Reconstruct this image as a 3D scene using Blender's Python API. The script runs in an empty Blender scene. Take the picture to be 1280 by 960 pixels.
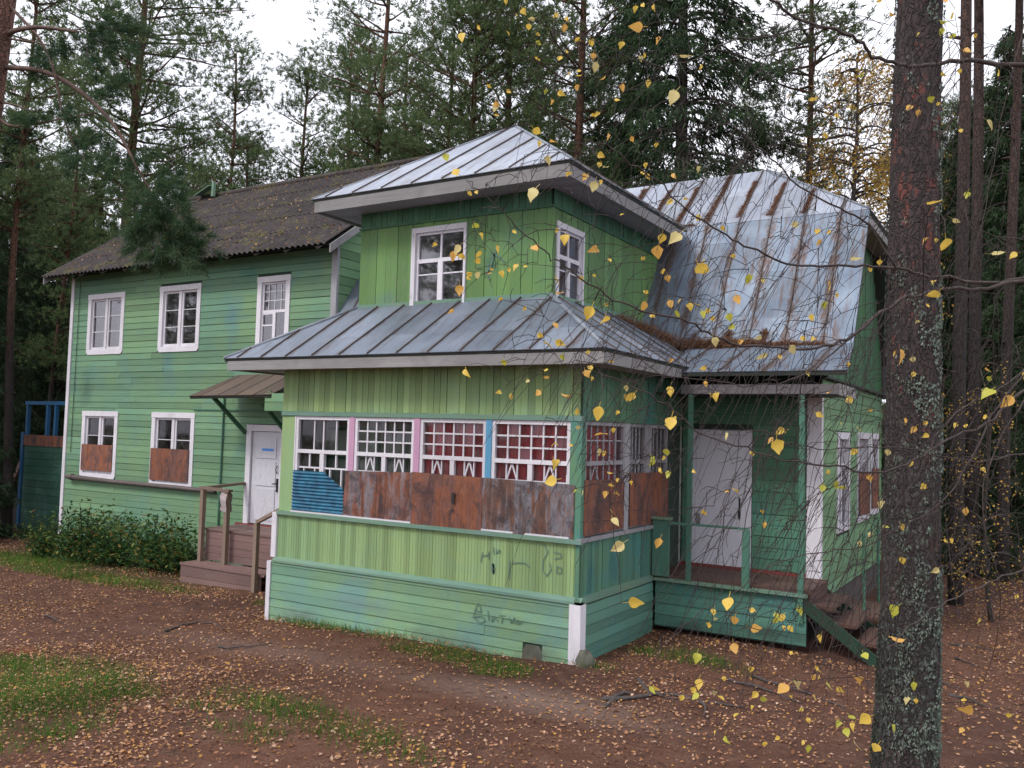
import bpy, math, random
import numpy as np
from mathutils import Vector, Matrix, noise
random.seed(7); rng = np.random.default_rng(7)
C = bpy.context.scene.collection
scene = bpy.context.scene
R = math.radians
# ------------------------------------------------------------------ camera
CAM = np.array([4.8736, -9.6299, 2.8]); FPX = 1086.9
FW = np.array([-0.52153862, 0.85145996, 0.05489453])
RT = np.array([0.85321367, 0.52081811, 0.02783739])
UP = np.array([0.00488764, -0.06135503, 0.99810404])
cd = bpy.data.cameras.new('camera'); cam = bpy.data.objects.new('camera', cd); C.objects.link(cam)
cd.sensor_width = 36; cd.lens = FPX/1280*36; cd.clip_end = 1000; cd.clip_start = 0.05
cam.matrix_world = Matrix(((RT[0], UP[0], -FW[0], CAM[0]), (RT[1], UP[1], -FW[1], CAM[1]), (RT[2], UP[2], -FW[2], CAM[2]), (0, 0, 0, 1)))
scene.camera = cam
# ------------------------------------------------------------------ light: bright overcast afternoon
SUN_EL, SUN_AZ = 48, 200          # azimuth measured from +Y clockwise
w = bpy.data.worlds.new('World'); scene.world = w; w.use_nodes = True
nt = w.node_tree; nt.nodes.clear()
wo = nt.nodes.new('ShaderNodeOutputWorld'); bg = nt.nodes.new('ShaderNodeBackground')
sky = nt.nodes.new('ShaderNodeTexSky'); sky.sky_type = 'NISHITA'; sky.sun_disc = False
sky.sun_elevation = R(SUN_EL); sky.sun_rotation = R(SUN_AZ); sky.air_density = 1.0; sky.dust_density = 4.0; sky.ozone_density = 1.0
mx = nt.nodes.new('ShaderNodeMix'); mx.data_type = 'RGBA'
tc = nt.nodes.new('ShaderNodeTexCoord'); cn = nt.nodes.new('ShaderNodeTexNoise'); cn.inputs['Scale'].default_value = 2.2; cn.inputs['Detail'].default_value = 5
cr = nt.nodes.new('ShaderNodeValToRGB'); cr.color_ramp.elements[0].position = .3; cr.color_ramp.elements[1].position = .75
cr.color_ramp.elements[0].color = (9.3, 9.5, 10.6, 1); cr.color_ramp.elements[1].color = (12.0, 11.9, 12.6, 1)
nt.links.new(tc.outputs['Generated'], cn.inputs['Vector']); nt.links.new(cn.outputs['Fac'], cr.inputs['Fac'])
mx.inputs[0].default_value = .86
nt.links.new(sky.outputs[0], mx.inputs[6]); nt.links.new(cr.outputs[0], mx.inputs[7])
nt.links.new(mx.outputs[2], bg.inputs['Color']); bg.inputs['Strength'].default_value = .1
nt.links.new(bg.outputs[0], wo.inputs['Surface'])
sl = bpy.data.lights.new('sun', 'SUN'); sl.energy = 1.3; sl.angle = R(14); sl.color = (1, .95, .9)
so = bpy.data.objects.new('sun', sl); C.objects.link(so)
so.rotation_euler = Vector((math.sin(R(SUN_AZ))*math.cos(R(SUN_EL)), math.cos(R(SUN_AZ))*math.cos(R(SUN_EL)), math.sin(R(SUN_EL)))).to_track_quat('Z', 'Y').to_euler()
scene.view_settings.view_transform = 'Standard'; scene.view_settings.look = 'None'; scene.view_settings.exposure = 0.52; scene.view_settings.gamma = 1
scene.render.resolution_x = 1024; scene.render.resolution_y = 768
scene.cycles.max_bounces = 6; scene.cycles.transparent_max_bounces = 12

def at(px, py, d):            # point at depth d (metres along the view axis) seen at photo pixel px, py
    return CAM + d*(FW + RT*(px-640)/FPX - UP*(py-480)/FPX)
def at_ground(px, d):
    p = at(px, 480, d); return (p[0], p[1])

# ------------------------------------------------------------------ materials
MATS = {}
def nodes(name):
    m = bpy.data.materials.new(name); m.use_nodes = True; MATS[name] = m
    t = m.node_tree; b = t.nodes['Principled BSDF']; return m, t, b
def lk(t, a, b): t.links.new(a, b)
def val(t, x):
    n = t.nodes.new('ShaderNodeValue'); n.outputs[0].default_value = x; return n.outputs[0]
def noise_tex(t, vec, scale, detail=4, rough=.55, dist=0):
    n = t.nodes.new('ShaderNodeTexNoise'); n.inputs['Scale'].default_value = scale; n.inputs['Detail'].default_value = detail
    n.inputs['Roughness'].default_value = rough; n.inputs['Distortion'].default_value = dist
    if vec is not None: lk(t, vec, n.inputs['Vector'])
    return n
def ramp(t, fac, stops):
    n = t.nodes.new('ShaderNodeValToRGB'); e = n.color_ramp.elements
    while len(e) < len(stops): e.new(.5)
    for k, (p, c) in enumerate(stops):
        e[k].position = p; e[k].color = (c, c, c, 1) if isinstance(c, (int, float)) else tuple(c)+(1,)
    if fac is not None: lk(t, fac, n.inputs['Fac'])
    return n.outputs['Color']
def mix(t, fac, a, b, mode='MIX'):
    n = t.nodes.new('ShaderNodeMix'); n.data_type = 'RGBA'; n.blend_type = mode; n.clamp_factor = True
    for sock, v in ((n.inputs[0], fac), (n.inputs[6], a), (n.inputs[7], b)):
        if isinstance(v, (int, float)): sock.default_value = v
        elif isinstance(v, tuple): sock.default_value = v+(1,) if len(v) == 3 else v
        else: lk(t, v, sock)
    return n.outputs[2]
def math_(t, op, a, b=None, clamp=False):
    n = t.nodes.new('ShaderNodeMath'); n.operation = op; n.use_clamp = clamp
    for s, v in zip(n.inputs, (a, b)):
        if v is None: continue
        if isinstance(v, (int, float)): s.default_value = v
        else: lk(t, v, s)
    return n.outputs[0]
def mapped(t, src, scale, loc=(0, 0, 0)):
    n = t.nodes.new('ShaderNodeMapping'); n.inputs['Scale'].default_value = scale; n.inputs['Location'].default_value = loc; lk(t, src, n.inputs['Vector']); return n.outputs[0]
def pos(t): return t.nodes.new('ShaderNodeNewGeometry').outputs['Position']
def bump(t, b, h, strength=.3, dist=.01):
    n = t.nodes.new('ShaderNodeBump'); n.inputs['Strength'].default_value = strength; n.inputs['Distance'].default_value = dist
    lk(t, h, n.inputs['Height']); lk(t, n.outputs[0], b.inputs['Normal'])
def objrand(t): return t.nodes.new('ShaderNodeObjectInfo').outputs['Random']

def paint(name, c1, c2, c3, grain='x', blot=.35, wear=.5, worn=(.20, .20, .17), spots=(), rough=.62, jitter=.22, peel=.7):
    """weathered oil paint on boards: c1-c2 large drift, c3 blotches, thin worn streaks along the grain"""
    m, t, b = nodes(name); P = pos(t)
    g = {'x': (.55, .55, 14), 'z': (16, 16, .5)}[grain]
    big = noise_tex(t, P, .55, 4, .6).outputs['Fac']
    col = mix(t, ramp(t, big, [(.38, 0), (.62, 1)]), c1, c2)
    bl = noise_tex(t, mapped(t, P, (1, 1, .8), (7, 3, 1)), 1.3, 6, .65, .6).outputs['Fac']
    col = mix(t, math_(t, 'MULTIPLY', ramp(t, bl, [(.5, 0), (.68, 1)]), blot), col, c3)
    for (cx, cy, cz, rx, rz, sc) in spots:
        d = t.nodes.new('ShaderNodeVectorMath'); d.operation = 'DISTANCE'
        s = mapped(t, P, (1/rx, 1/rx, 1/rz)); lk(t, s, d.inputs[0]); d.inputs[1].default_value = (cx/rx, cy/rx, cz/rz)
        nn = noise_tex(t, P, 3.5, 5, .7).outputs['Fac']
        q = math_(t, 'MULTIPLY', math_(t, 'ADD', d.outputs['Value'], math_(t, 'MULTIPLY', nn, 1.6)), .5)
        col = mix(t, math_(t, 'MULTIPLY', ramp(t, q, [(.42, 1), (.9, 0)]), .7), col, sc)
    fine = noise_tex(t, mapped(t, P, g), 3.2, 6, .7).outputs['Fac']
    col = mix(t, math_(t, 'MULTIPLY', ramp(t, fine, [(.52, 0), (.78, 1)]), wear), col, worn)
    lite = noise_tex(t, mapped(t, P, g, (4, 9, 2)), 2.1, 5, .7).outputs['Fac']
    col = mix(t, math_(t, 'MULTIPLY', ramp(t, lite, [(.55, 0), (.8, 1)]), .35), col, tuple(min(1, x*1.6+.03) for x in c1))
    r = objrand(t); col = mix(t, 1.0, col, ramp(t, r, [(0, 1-jitter*1.3), (1, 1.0+jitter*.3)]), 'MULTIPLY')
    pe = noise_tex(t, mapped(t, P, {'x': (1, 1, 4), 'z': (5, 5, 1)}[grain], (2, 8, 4)), 7, 7, .8).outputs['Fac']; pz = noise_tex(t, P, .8, 3).outputs['Fac']
    col = mix(t, math_(t, 'MULTIPLY', ramp(t, math_(t, 'ADD', pe, math_(t, 'MULTIPLY', math_(t, 'SUBTRACT', pz, .5), .35)), [(.62, 0), (.66, 1)]), peel), col, (.23, .215, .19))
    lk(t, col, b.inputs['Base Color']); b.inputs['Roughness'].default_value = rough; b.inputs['Specular IOR Level'].default_value = .3
    bump(t, b, math_(t, 'SUBTRACT', fine, math_(t, 'MULTIPLY', pe, .5)), .6, .006); return m

def simple(name, col, rough=.7, scale=6, var=.35, metallic=0, col2=None, stretch=(1, 1, 1), bmp=.3, bd=.01):
    m, t, b = nodes(name); P = pos(t)
    n = noise_tex(t, mapped(t, P, stretch), scale, 6, .65).outputs['Fac']
    c2 = col2 or tuple(x*(1-var) for x in col)
    lk(t, mix(t, ramp(t, n, [(.35, 0), (.7, 1)]), col, c2), b.inputs['Base Color'])
    b.inputs['Roughness'].default_value = rough; b.inputs['Metallic'].default_value = metallic
    if bmp: bump(t, b, n, bmp, bd)
    return m

BLUE = (.10, .22, .26)
paint('green_main', (.18, .31, .16), (.145, .285, .18), (.13, .27, .23), 'x', .6, .55, (.07, .13, .09),
      spots=((-9.9, 3, 5.1, .42, .75, BLUE), (-12.0, 3, 4.1, .25, .5, BLUE), (-9.4, 3, 6.0, .5, .18, (.04, .20, .19)), (-15.0, 3, 3.5, .35, .6, (.06, .13, .10))))
paint('green_front_upright', (.285, .40, .165), (.25, .39, .19), (.22, .38, .27), 'z', .5, .3, (.18, .25, .13))
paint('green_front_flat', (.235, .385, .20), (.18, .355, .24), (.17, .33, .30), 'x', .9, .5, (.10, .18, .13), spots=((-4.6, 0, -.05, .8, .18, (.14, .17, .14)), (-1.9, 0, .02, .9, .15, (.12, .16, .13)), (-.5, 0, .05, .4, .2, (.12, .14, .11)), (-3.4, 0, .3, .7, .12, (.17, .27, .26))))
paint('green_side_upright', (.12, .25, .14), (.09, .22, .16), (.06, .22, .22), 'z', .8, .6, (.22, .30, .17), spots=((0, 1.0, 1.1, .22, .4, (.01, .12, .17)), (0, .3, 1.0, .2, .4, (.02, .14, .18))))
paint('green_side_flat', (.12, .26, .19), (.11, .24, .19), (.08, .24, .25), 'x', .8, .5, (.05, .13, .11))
paint('green_tower', (.165, .31, .10), (.14, .27, .115), (.12, .25, .15), 'z', .5, .5, (.07, .14, .06),
      spots=((-1.9, .8, 5.2, .16, .28, (.02, .10, .12)), (-3.9, .8, 4.8, .4, .15, (.13, .25, .18)), (-1.5, .8, 5.6, .3, .3, (.13, .27, .16))))
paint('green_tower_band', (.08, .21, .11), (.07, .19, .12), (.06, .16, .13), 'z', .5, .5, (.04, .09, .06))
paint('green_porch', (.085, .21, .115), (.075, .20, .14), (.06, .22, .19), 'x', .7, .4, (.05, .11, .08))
paint('green_right', (.20, .36, .17), (.17, .32, .18), (.14, .30, .20), 'x', .5, .5, (.08, .14, .09))
paint('green_gable', (.05, .17, .06), (.05, .15, .07), (.06, .15, .09), 'z', .5, .5, (.04, .08, .05))
paint('aqua_trim', (.15, .27, .21), (.18, .29, .20), (.18, .30, .29), 'x', .7, .5, (.08, .16, .12))
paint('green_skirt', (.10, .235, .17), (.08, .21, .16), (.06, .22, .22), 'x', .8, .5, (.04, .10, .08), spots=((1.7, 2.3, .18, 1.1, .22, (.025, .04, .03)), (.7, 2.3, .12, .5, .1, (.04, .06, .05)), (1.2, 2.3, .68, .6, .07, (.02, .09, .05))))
paint('green_post', (.07, .20, .13), (.08, .20, .15), (.07, .20, .17), 'z', .5, .4, (.1, .14, .1))
paint('white_paint', (.74, .72, .78), (.68, .66, .72), (.52, .50, .53), 'z', .5, .45, (.30, .28, .27), jitter=.1)
paint('white_paint_flat', (.72, .70, .76), (.64, .63, .68), (.42, .41, .43), 'x', .5, .5, (.28, .26, .25), jitter=.1)
paint('door_white', (.66, .65, .72), (.60, .60, .67), (.52, .51, .56), 'z', .4, .25, (.40, .38, .40), jitter=.05)
paint('grey_trim', (.34, .33, .33), (.28, .27, .28), (.20, .19, .19), 'x', .6, .6, (.16, .14, .13))
paint('grey_frame', (.40, .39, .42), (.33, .33, .36), (.24, .23, .24), 'z', .6, .5, (.17, .15, .14))
paint('soffit_paint', (.36, .34, .37), (.31, .29, .33), (.24, .23, .25), 'x', .6, .4, (.20, .18, .18))
paint('soffit_dark', (.13, .12, .13), (.11, .10, .11), (.08, .075, .075), 'x', .6, .6, (.10, .09, .08))
paint('grey_boards', (.15, .155, .15), (.12, .13, .125), (.10, .11, .10), 'z', .5, .6, (.06, .06, .06))
paint('pink_post', (.60, .33, .50), (.52, .30, .45), (.62, .45, .56), 'z', .4, .3, (.4, .3, .35))
paint('blue_post', (.10, .32, .55), (.12, .36, .56), (.16, .40, .58), 'z', .4, .3, (.1, .2, .3))
paint('blue_frame', (.03, .15, .33), (.03, .13, .28), (.04, .16, .30), 'z', .4, .4, (.05, .08, .12))
paint('pink_wood', (.235, .145, .135), (.20, .125, .115), (.26, .17, .15), 'x', .5, .55, (.11, .08, .07))
paint('tan_rail', (.26, .19, .145), (.23, .165, .13), (.30, .22, .17), 'z', .5, .4, (.14, .11, .09))
paint('red_floor', (.12, .06, .045), (.10, .055, .045), (.085, .06, .05), 'x', .6, .6, (.10, .07, .06))
paint('red_kick', (.20, .05, .045), (.22, .045, .04), (.2, .06, .05), 'x', .4, .4, (.1, .04, .04))
paint('stringer_paint', (.018, .055, .032), (.015, .045, .03), (.03, .07, .05), 'x', .5, .4, (.04, .04, .035))
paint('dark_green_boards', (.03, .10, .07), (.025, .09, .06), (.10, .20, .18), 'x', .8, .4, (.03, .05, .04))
paint('dark_under', (.05, .06, .055), (.04, .05, .045), (.05, .07, .05), 'x', .5, .4, (.03, .03, .03))
simple('inside_wall', (.55, .62, .54), .9, 2)
simple('interior_dark', (.06, .055, .05), .9, 3)
simple('backing', (.035, .06, .045), .9, 3)
simple('pipe_paint', (.12, .095, .09), .6, 5)
simple('stone', (.14, .14, .11), .9, 9, .5, bd=.03)
simple('concrete', (.10, .09, .085), .95, 9, .4)
simple('black_metal', (.02, .02, .02), .5, 9)
simple('cloth_rag', (.42, .36, .37), .95, 14, .4)
simple('lace', (.46, .44, .47), .9, 22, .45, bmp=0)
simple('soft_scribble', (.13, .23, .18), .8, 9, .3, bmp=0)
simple('blue_tape', (.06, .28, .75), .5, 9, .1, bmp=0)
simple('root_bark', (.085, .072, .07), .9, 20, .5, bd=.01)
simple('twig_bark', (.036, .022, .022), .8, 30, .5)
simple('limb_bark', (.04, .026, .024), .8, 14, .6, col2=(.085, .065, .06))
simple('bough_bark', (.15, .085, .065), .8, 14, .6, col2=(.045, .03, .028))

def mat_tin(name, c1, c2, rust=.35, rough=.42):
    m, t, b = nodes(name); P = pos(t)
    n = noise_tex(t, P, 1.2, 6, .65).outputs['Fac']
    col = mix(t, ramp(t, n, [(.35, 0), (.65, 1)]), c1, c2)
    st = noise_tex(t, mapped(t, P, (5, .6, .6)), 2.4, 6, .7).outputs['Fac']
    col = mix(t, math_(t, 'MULTIPLY', ramp(t, st, [(.5, 0), (.68, 1)]), rust), col, (.15, .095, .08))
    f = noise_tex(t, mapped(t, P, (8, 2, 2)), 5, 6, .7).outputs['Fac']
    col = mix(t, math_(t, 'MULTIPLY', ramp(t, f, [(.5, 0), (.8, 1)]), .5), col, tuple(x*.55 for x in c1))
    uv = t.nodes.new('ShaderNodeUVMap').outputs[0]; su = t.nodes.new('ShaderNodeSeparateXYZ'); lk(t, uv, su.inputs[0])
    ed = math_(t, 'MINIMUM', su.outputs['X'], math_(t, 'SUBTRACT', 1.0, su.outputs['X']))
    en = noise_tex(t, mapped(t, P, (2.5, 1.2, 1.2), (3, 1, 7)), 2.5, 6, .75).outputs['Fac']
    q = math_(t, 'SUBTRACT', math_(t, 'MULTIPLY', math_(t, 'SUBTRACT', en, .36), .9), ed)
    col = mix(t, math_(t, 'MULTIPLY', ramp(t, q, [(0, 0), (.10, 1)]), min(.85, rust)), col, mix(t, ramp(t, f, [(.4, 0), (.6, 1)]), (.16, .085, .055), (.09, .07, .065)))
    col = mix(t, 1., col, ramp(t, objrand(t), [(0, .66), (1, 1.0)]), 'MULTIPLY')
    lk(t, col, b.inputs['Base Color']); b.inputs['Metallic'].default_value = .35
    rr = ramp(t, n, [(.3, rough), (.7, rough+.2)]); lk(t, rr, b.inputs['Roughness'])
    bump(t, b, n, .35, .05); return m
mat_tin('tin_bright', (.25, .31, .39), (.165, .215, .29), .95, .5)
mat_tin('tin_tower', (.47, .52, .60), (.36, .40, .49), .45)
mat_tin('tin_old', (.19, .235, .30), (.27, .315, .39), .5, .42)
mat_tin('tin_brown', (.17, .12, .09), (.13, .105, .09), .8, .6); mat_tin('tin_dark', (.09, .12, .12), (.07, .10, .10), .3, .6)
simple('roll_tin', (.24, .27, .32), .5, 5, .35); simple('seam_rust_shadow', (.10, .075, .065), .7, 6, .4, col2=(.06, .055, .055))  # dark seam colour: rust with the seam shadow painted in

def mat_rust(name, a, b_, c):
    m, t, b = nodes(name); P = pos(t)
    s = noise_tex(t, mapped(t, P, (4.5, 4.5, .5)), 1.6, 7, .68, .4).outputs['Fac']
    col = ramp(t, s, [(.3, a), (.45, b_), (.56, c), (.72, tuple(x*.5 for x in b_))])
    f = noise_tex(t, mapped(t, P, (14, 14, 2)), 2.5, 6, .7).outputs['Fac']
    col = mix(t, math_(t, 'MULTIPLY', ramp(t, f, [(.5, 0), (.75, 1)]), .6), col, (.05, .025, .025))
    bl = noise_tex(t, mapped(t, P, (1.6, 1.6, 1), (9, 2, 5)), 2.4, 7, .75, .8).outputs['Fac']
    col = mix(t, ramp(t, bl, [(.46, 0), (.62, .85)]), col, (.05, .035, .04))
    b2 = noise_tex(t, mapped(t, P, (1.6, 1.6, 1.6), (1, 7, 2)), 5, 6, .75, .5).outputs['Fac']
    col = mix(t, ramp(t, b2, [(.56, 0), (.66, .6)]), col, (.30, .12, .06))
    col = mix(t, 1., col, ramp(t, objrand(t), [(0, .8), (1, 1.1)]), 'MULTIPLY')
    lk(t, col, b.inputs['Base Color']); b.inputs['Roughness'].default_value = .75; b.inputs['Metallic'].default_value = .15
    bump(t, b, s, .5, .03)
mat_rust('rust_red', (.12, .04, .03), (.30, .105, .05), (.19, .09, .075))
mat_rust('rust_brown', (.07, .035, .03), (.25, .085, .045), (.25, .22, .24))
mat_rust('rust_grey', (.07, .065, .08), (.20, .095, .06), (.25, .25, .29))

def mat_slate():
    m, t, b = nodes('slate'); P = pos(t)
    n = noise_tex(t, P, 1.1, 6, .7).outputs['Fac']
    col = mix(t, ramp(t, n, [(.35, 0), (.65, 1)]), (.068, .055, .056), (.040, .032, .034))
    mo = noise_tex(t, mapped(t, P, (1, 1, 1), (3, 8, 1)), 2.6, 8, .75).outputs['Fac']
    col = mix(t, math_(t, 'MULTIPLY', ramp(t, mo, [(.52, 0), (.62, 1)]), .85), col, (.11, .10, .02))
    dk = noise_tex(t, mapped(t, P, (1, 1, 1), (2, 2, 2)), 7, 7, .8).outputs['Fac']
    col = mix(t, ramp(t, dk, [(.46, 0), (.6, .85)]), col, (.02, .016, .016))
    sp = noise_tex(t, P, 30, 3, .6).outputs['Fac']
    col = mix(t, ramp(t, sp, [(.64, 0), (.7, .8)]), col, (.16, .09, .045))
    li = noise_tex(t, mapped(t, P, (1, 1, 1), (5, 1, 9)), 9, 5, .7).outputs['Fac']
    col = mix(t, ramp(t, li, [(.6, 0), (.72, .45)]), col, (.15, .13, .13))
    col = mix(t, 1., col, ramp(t, objrand(t), [(0, .75), (1, 1.1)]), 'MULTIPLY')
    lk(t, col, b.inputs['Base Color']); b.inputs['Roughness'].default_value = .9; bump(t, b, mo, .7, .03)
mat_slate()
def mat_glass(name, ior):
    m, t, b = nodes(name); t.nodes.remove(b)
    o = t.nodes['Material Output']; tr = t.nodes.new('ShaderNodeBsdfTransparent'); tr.inputs[0].default_value = (.82, .85, .84, 1)
    gl = t.nodes.new('ShaderNodeBsdfGlossy'); gl.inputs['Roughness'].default_value = .03; gl.inputs['Color'].default_value = (.9, .88, .95, 1)
    fr = t.nodes.new('ShaderNodeFresnel'); fr.inputs['IOR'].default_value = ior
    ms = t.nodes.new('ShaderNodeMixShader'); lk(t, fr.outputs[0], ms.inputs[0]); lk(t, tr.outputs[0], ms.inputs[1]); lk(t, gl.outputs[0], ms.inputs[2])
    df = t.nodes.new('ShaderNodeBsdfDiffuse'); df.inputs[0].default_value = (.3, .3, .3, 1); m2 = t.nodes.new('ShaderNodeMixShader')
    n = noise_tex(t, pos(t), 6, 4).outputs['Fac']; lk(t, ramp(t, n, [(.4, .02), (.75, .16)]), m2.inputs[0]); lk(t, ms.outputs[0], m2.inputs[1]); lk(t, df.outputs[0], m2.inputs[2])
    lk(t, m2.outputs[0], o.inputs['Surface'])
mat_glass('glass', 1.55); mat_glass('glass_upper', 2.5)
def mat_curtain():
    m, t, b = nodes('red_curtain'); P = pos(t)
    n = noise_tex(t, mapped(t, P, (9, 9, .8)), 1.5, 4, .6, .5).outputs['Fac']
    lk(t, ramp(t, n, [(.35, (.42, .03, .05)), (.65, (.9, .11, .15))]), b.inputs['Base Color']); b.inputs['Roughness'].default_value = .8
mat_curtain()
def mat_ground():
    m, t, b = nodes('ground'); P = pos(t)
    n1 = noise_tex(t, P, .35, 6, .6).outputs['Fac']; n2 = noise_tex(t, P, 3.5, 8, .7).outputs['Fac']; n3 = noise_tex(t, P, 38, 4, .7).outputs['Fac']
    col = mix(t, ramp(t, n1, [(.4, 0), (.6, 1)]), (.140, .066, .043), (.092, .047, .034))
    col = mix(t, ramp(t, n2, [(.45, 0), (.7, .8)]), col, (.18, .10, .070))
    col = mix(t, ramp(t, n3, [(.45, 0), (.65, .75)]), col, (.045, .028, .024))
    # worn pale dust by the corner, greener soil under the grass
    def spot(cx, cy, rx, ry, c, amt, colr):
        d = t.nodes.new('ShaderNodeVectorMath'); d.operation = 'DISTANCE'
        lk(t, mapped(t, P, (1/rx, 1/ry, 0)), d.inputs[0]); d.inputs[1].default_value = (cx/rx, cy/ry, 0)
        q = math_(t, 'MULTIPLY', math_(t, 'ADD', d.outputs['Value'], math_(t, 'MULTIPLY', n2, 1.1)), .5); return mix(t, math_(t, 'MULTIPLY', ramp(t, q, [(.35, 1), (.85, 0)]), amt), colr, c)
    col = spot(.3, -1.5, 1.7, .5, (.25, .18, .15), .6, col); col = spot(-3.6, -1.5, 3.0, .5, (.18, .12, .10), .5, col)
    col = spot(-14.5, 1.8, 7, 1.0, (.045, .06, .02), .8, col)
    col = spot(-6.3, -3.2, .35, .22, (.22, .05, .03), .6, col)
    far = t.nodes.new('ShaderNodeVectorMath'); far.operation = 'LENGTH'; lk(t, P, far.inputs[0])
    gr = noise_tex(t, P, .15, 4).outputs['Fac']
    q = math_(t, 'MULTIPLY', ramp(t, math_(t, 'DIVIDE', far.outputs['Value'], 60), [(.3, 0), (.45, 1)]), ramp(t, gr, [(.4, .2), (.6, 1)]))
    col = mix(t, q, col, (.045, .06, .022))
    lk(t, col, b.inputs['Base Color']); b.inputs['Roughness'].default_value = .95; b.inputs['Specular IOR Level'].default_value = .1; bump(t, b, n2, .9, .06)
mat_ground()
def mat_leafy(name, stops, rough=.6, trans=.0, scale=1.5, nscale=.6):
    m, t, b = nodes(name); g = t.nodes.new('ShaderNodeNewGeometry')
    r = g.outputs['Random Per Island']
    col = ramp(t, r, stops)
    n = noise_tex(t, g.outputs['Position'], nscale, 3).outputs['Fac']
    col = mix(t, 1., col, ramp(t, n, [(.3, .7), (.7, 1.15)]), 'MULTIPLY')
    lk(t, col, b.inputs['Base Color']); b.inputs['Roughness'].default_value = rough; b.inputs['Specular IOR Level'].default_value = .12
    if trans:
        o = t.nodes['Material Output']; tl = t.nodes.new('ShaderNodeBsdfTranslucent'); lk(t, col, tl.inputs[0]); ms = t.nodes.new('ShaderNodeMixShader'); ms.inputs[0].default_value = trans
        lk(t, b.outputs[0], ms.inputs[1]); lk(t, tl.outputs[0], ms.inputs[2]); lk(t, ms.outputs[0], o.inputs['Surface'])
    return m
mat_leafy('pine_needles', [(0, (.065, .115, .055)), (.5, (.12, .18, .08)), (1, (.20, .24, .10))], .6, .4)
mat_leafy('spruce_needles', [(0, (.025, .055, .028)), (.5, (.045, .08, .038)), (1, (.075, .11, .05))], .6, .2)
mat_leafy('near_needles', [(0, (.03, .075, .04)), (.6, (.06, .13, .065)), (1, (.13, .15, .06))], .5, .3)
mat_leafy('birch_far_leaves', [(0, (.50, .27, .06)), (.5, (.70, .44, .12)), (1, (.50, .44, .12))], .6, .5)
mat_leafy('shrub_leaves', [(0, (.022, .06, .022)), (.55, (.045, .11, .032)), (.8, (.10, .17, .04)), (.92, (.24, .22, .05)), (1, (.26, .13, .05))], .55, .3)
mat_leafy('grass_blades', [(0, (.05, .14, .02)), (.7, (.10, .22, .035)), (1, (.22, .24, .07))], .6, .35)
mat_leafy('leaf_litter', [(0, (.16, .07, .03)), (.25, (.36, .17, .09)), (.5, (.50, .29, .17)), (.62, (.48, .26, .06)), (.8, (.26, .12, .08)), (1, (.62, .43, .30))], .7, 0)
mat_leafy('needle_litter', [(0, (.10, .045, .025)), (.5, (.21, .10, .055)), (1, (.33, .19, .11))], .8)
for nm, a, bb in (('leaf_yellow', (.85, .55, .07), (.92, .72, .17)), ('leaf_orange', (.85, .46, .10), (.90, .58, .16)), ('leaf_pale', (.78, .66, .26), (.72, .62, .30)), ('leaf_green', (.50, .54, .07), (.75, .68, .10))):
    m, t, b = nodes(nm); O_ = t.nodes.new('ShaderNodeTexCoord').outputs['Object']
    n = noise_tex(t, O_, 45, 4, .6).outputs['Fac']; col = mix(t, ramp(t, n, [(.4, 0), (.65, 1)]), a, bb)
    n2 = noise_tex(t, O_, 130, 2, .6).outputs['Fac']; col = mix(t, ramp(t, n2, [(.6, 0), (.68, .8)]), col, (.25, .10, .03))
    lk(t, col, b.inputs['Base Color']); b.inputs['Roughness'].default_value = .5
    o = t.nodes['Material Output']; tl = t.nodes.new('ShaderNodeBsdfTranslucent'); lk(t, col, tl.inputs[0]); ms = t.nodes.new('ShaderNodeMixShader'); ms.inputs[0].default_value = .4
    lk(t, b.outputs[0], ms.inputs[1]); lk(t, tl.outputs[0], ms.inputs[2]); lk(t, ms.outputs[0], o.inputs['Surface'])
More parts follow.
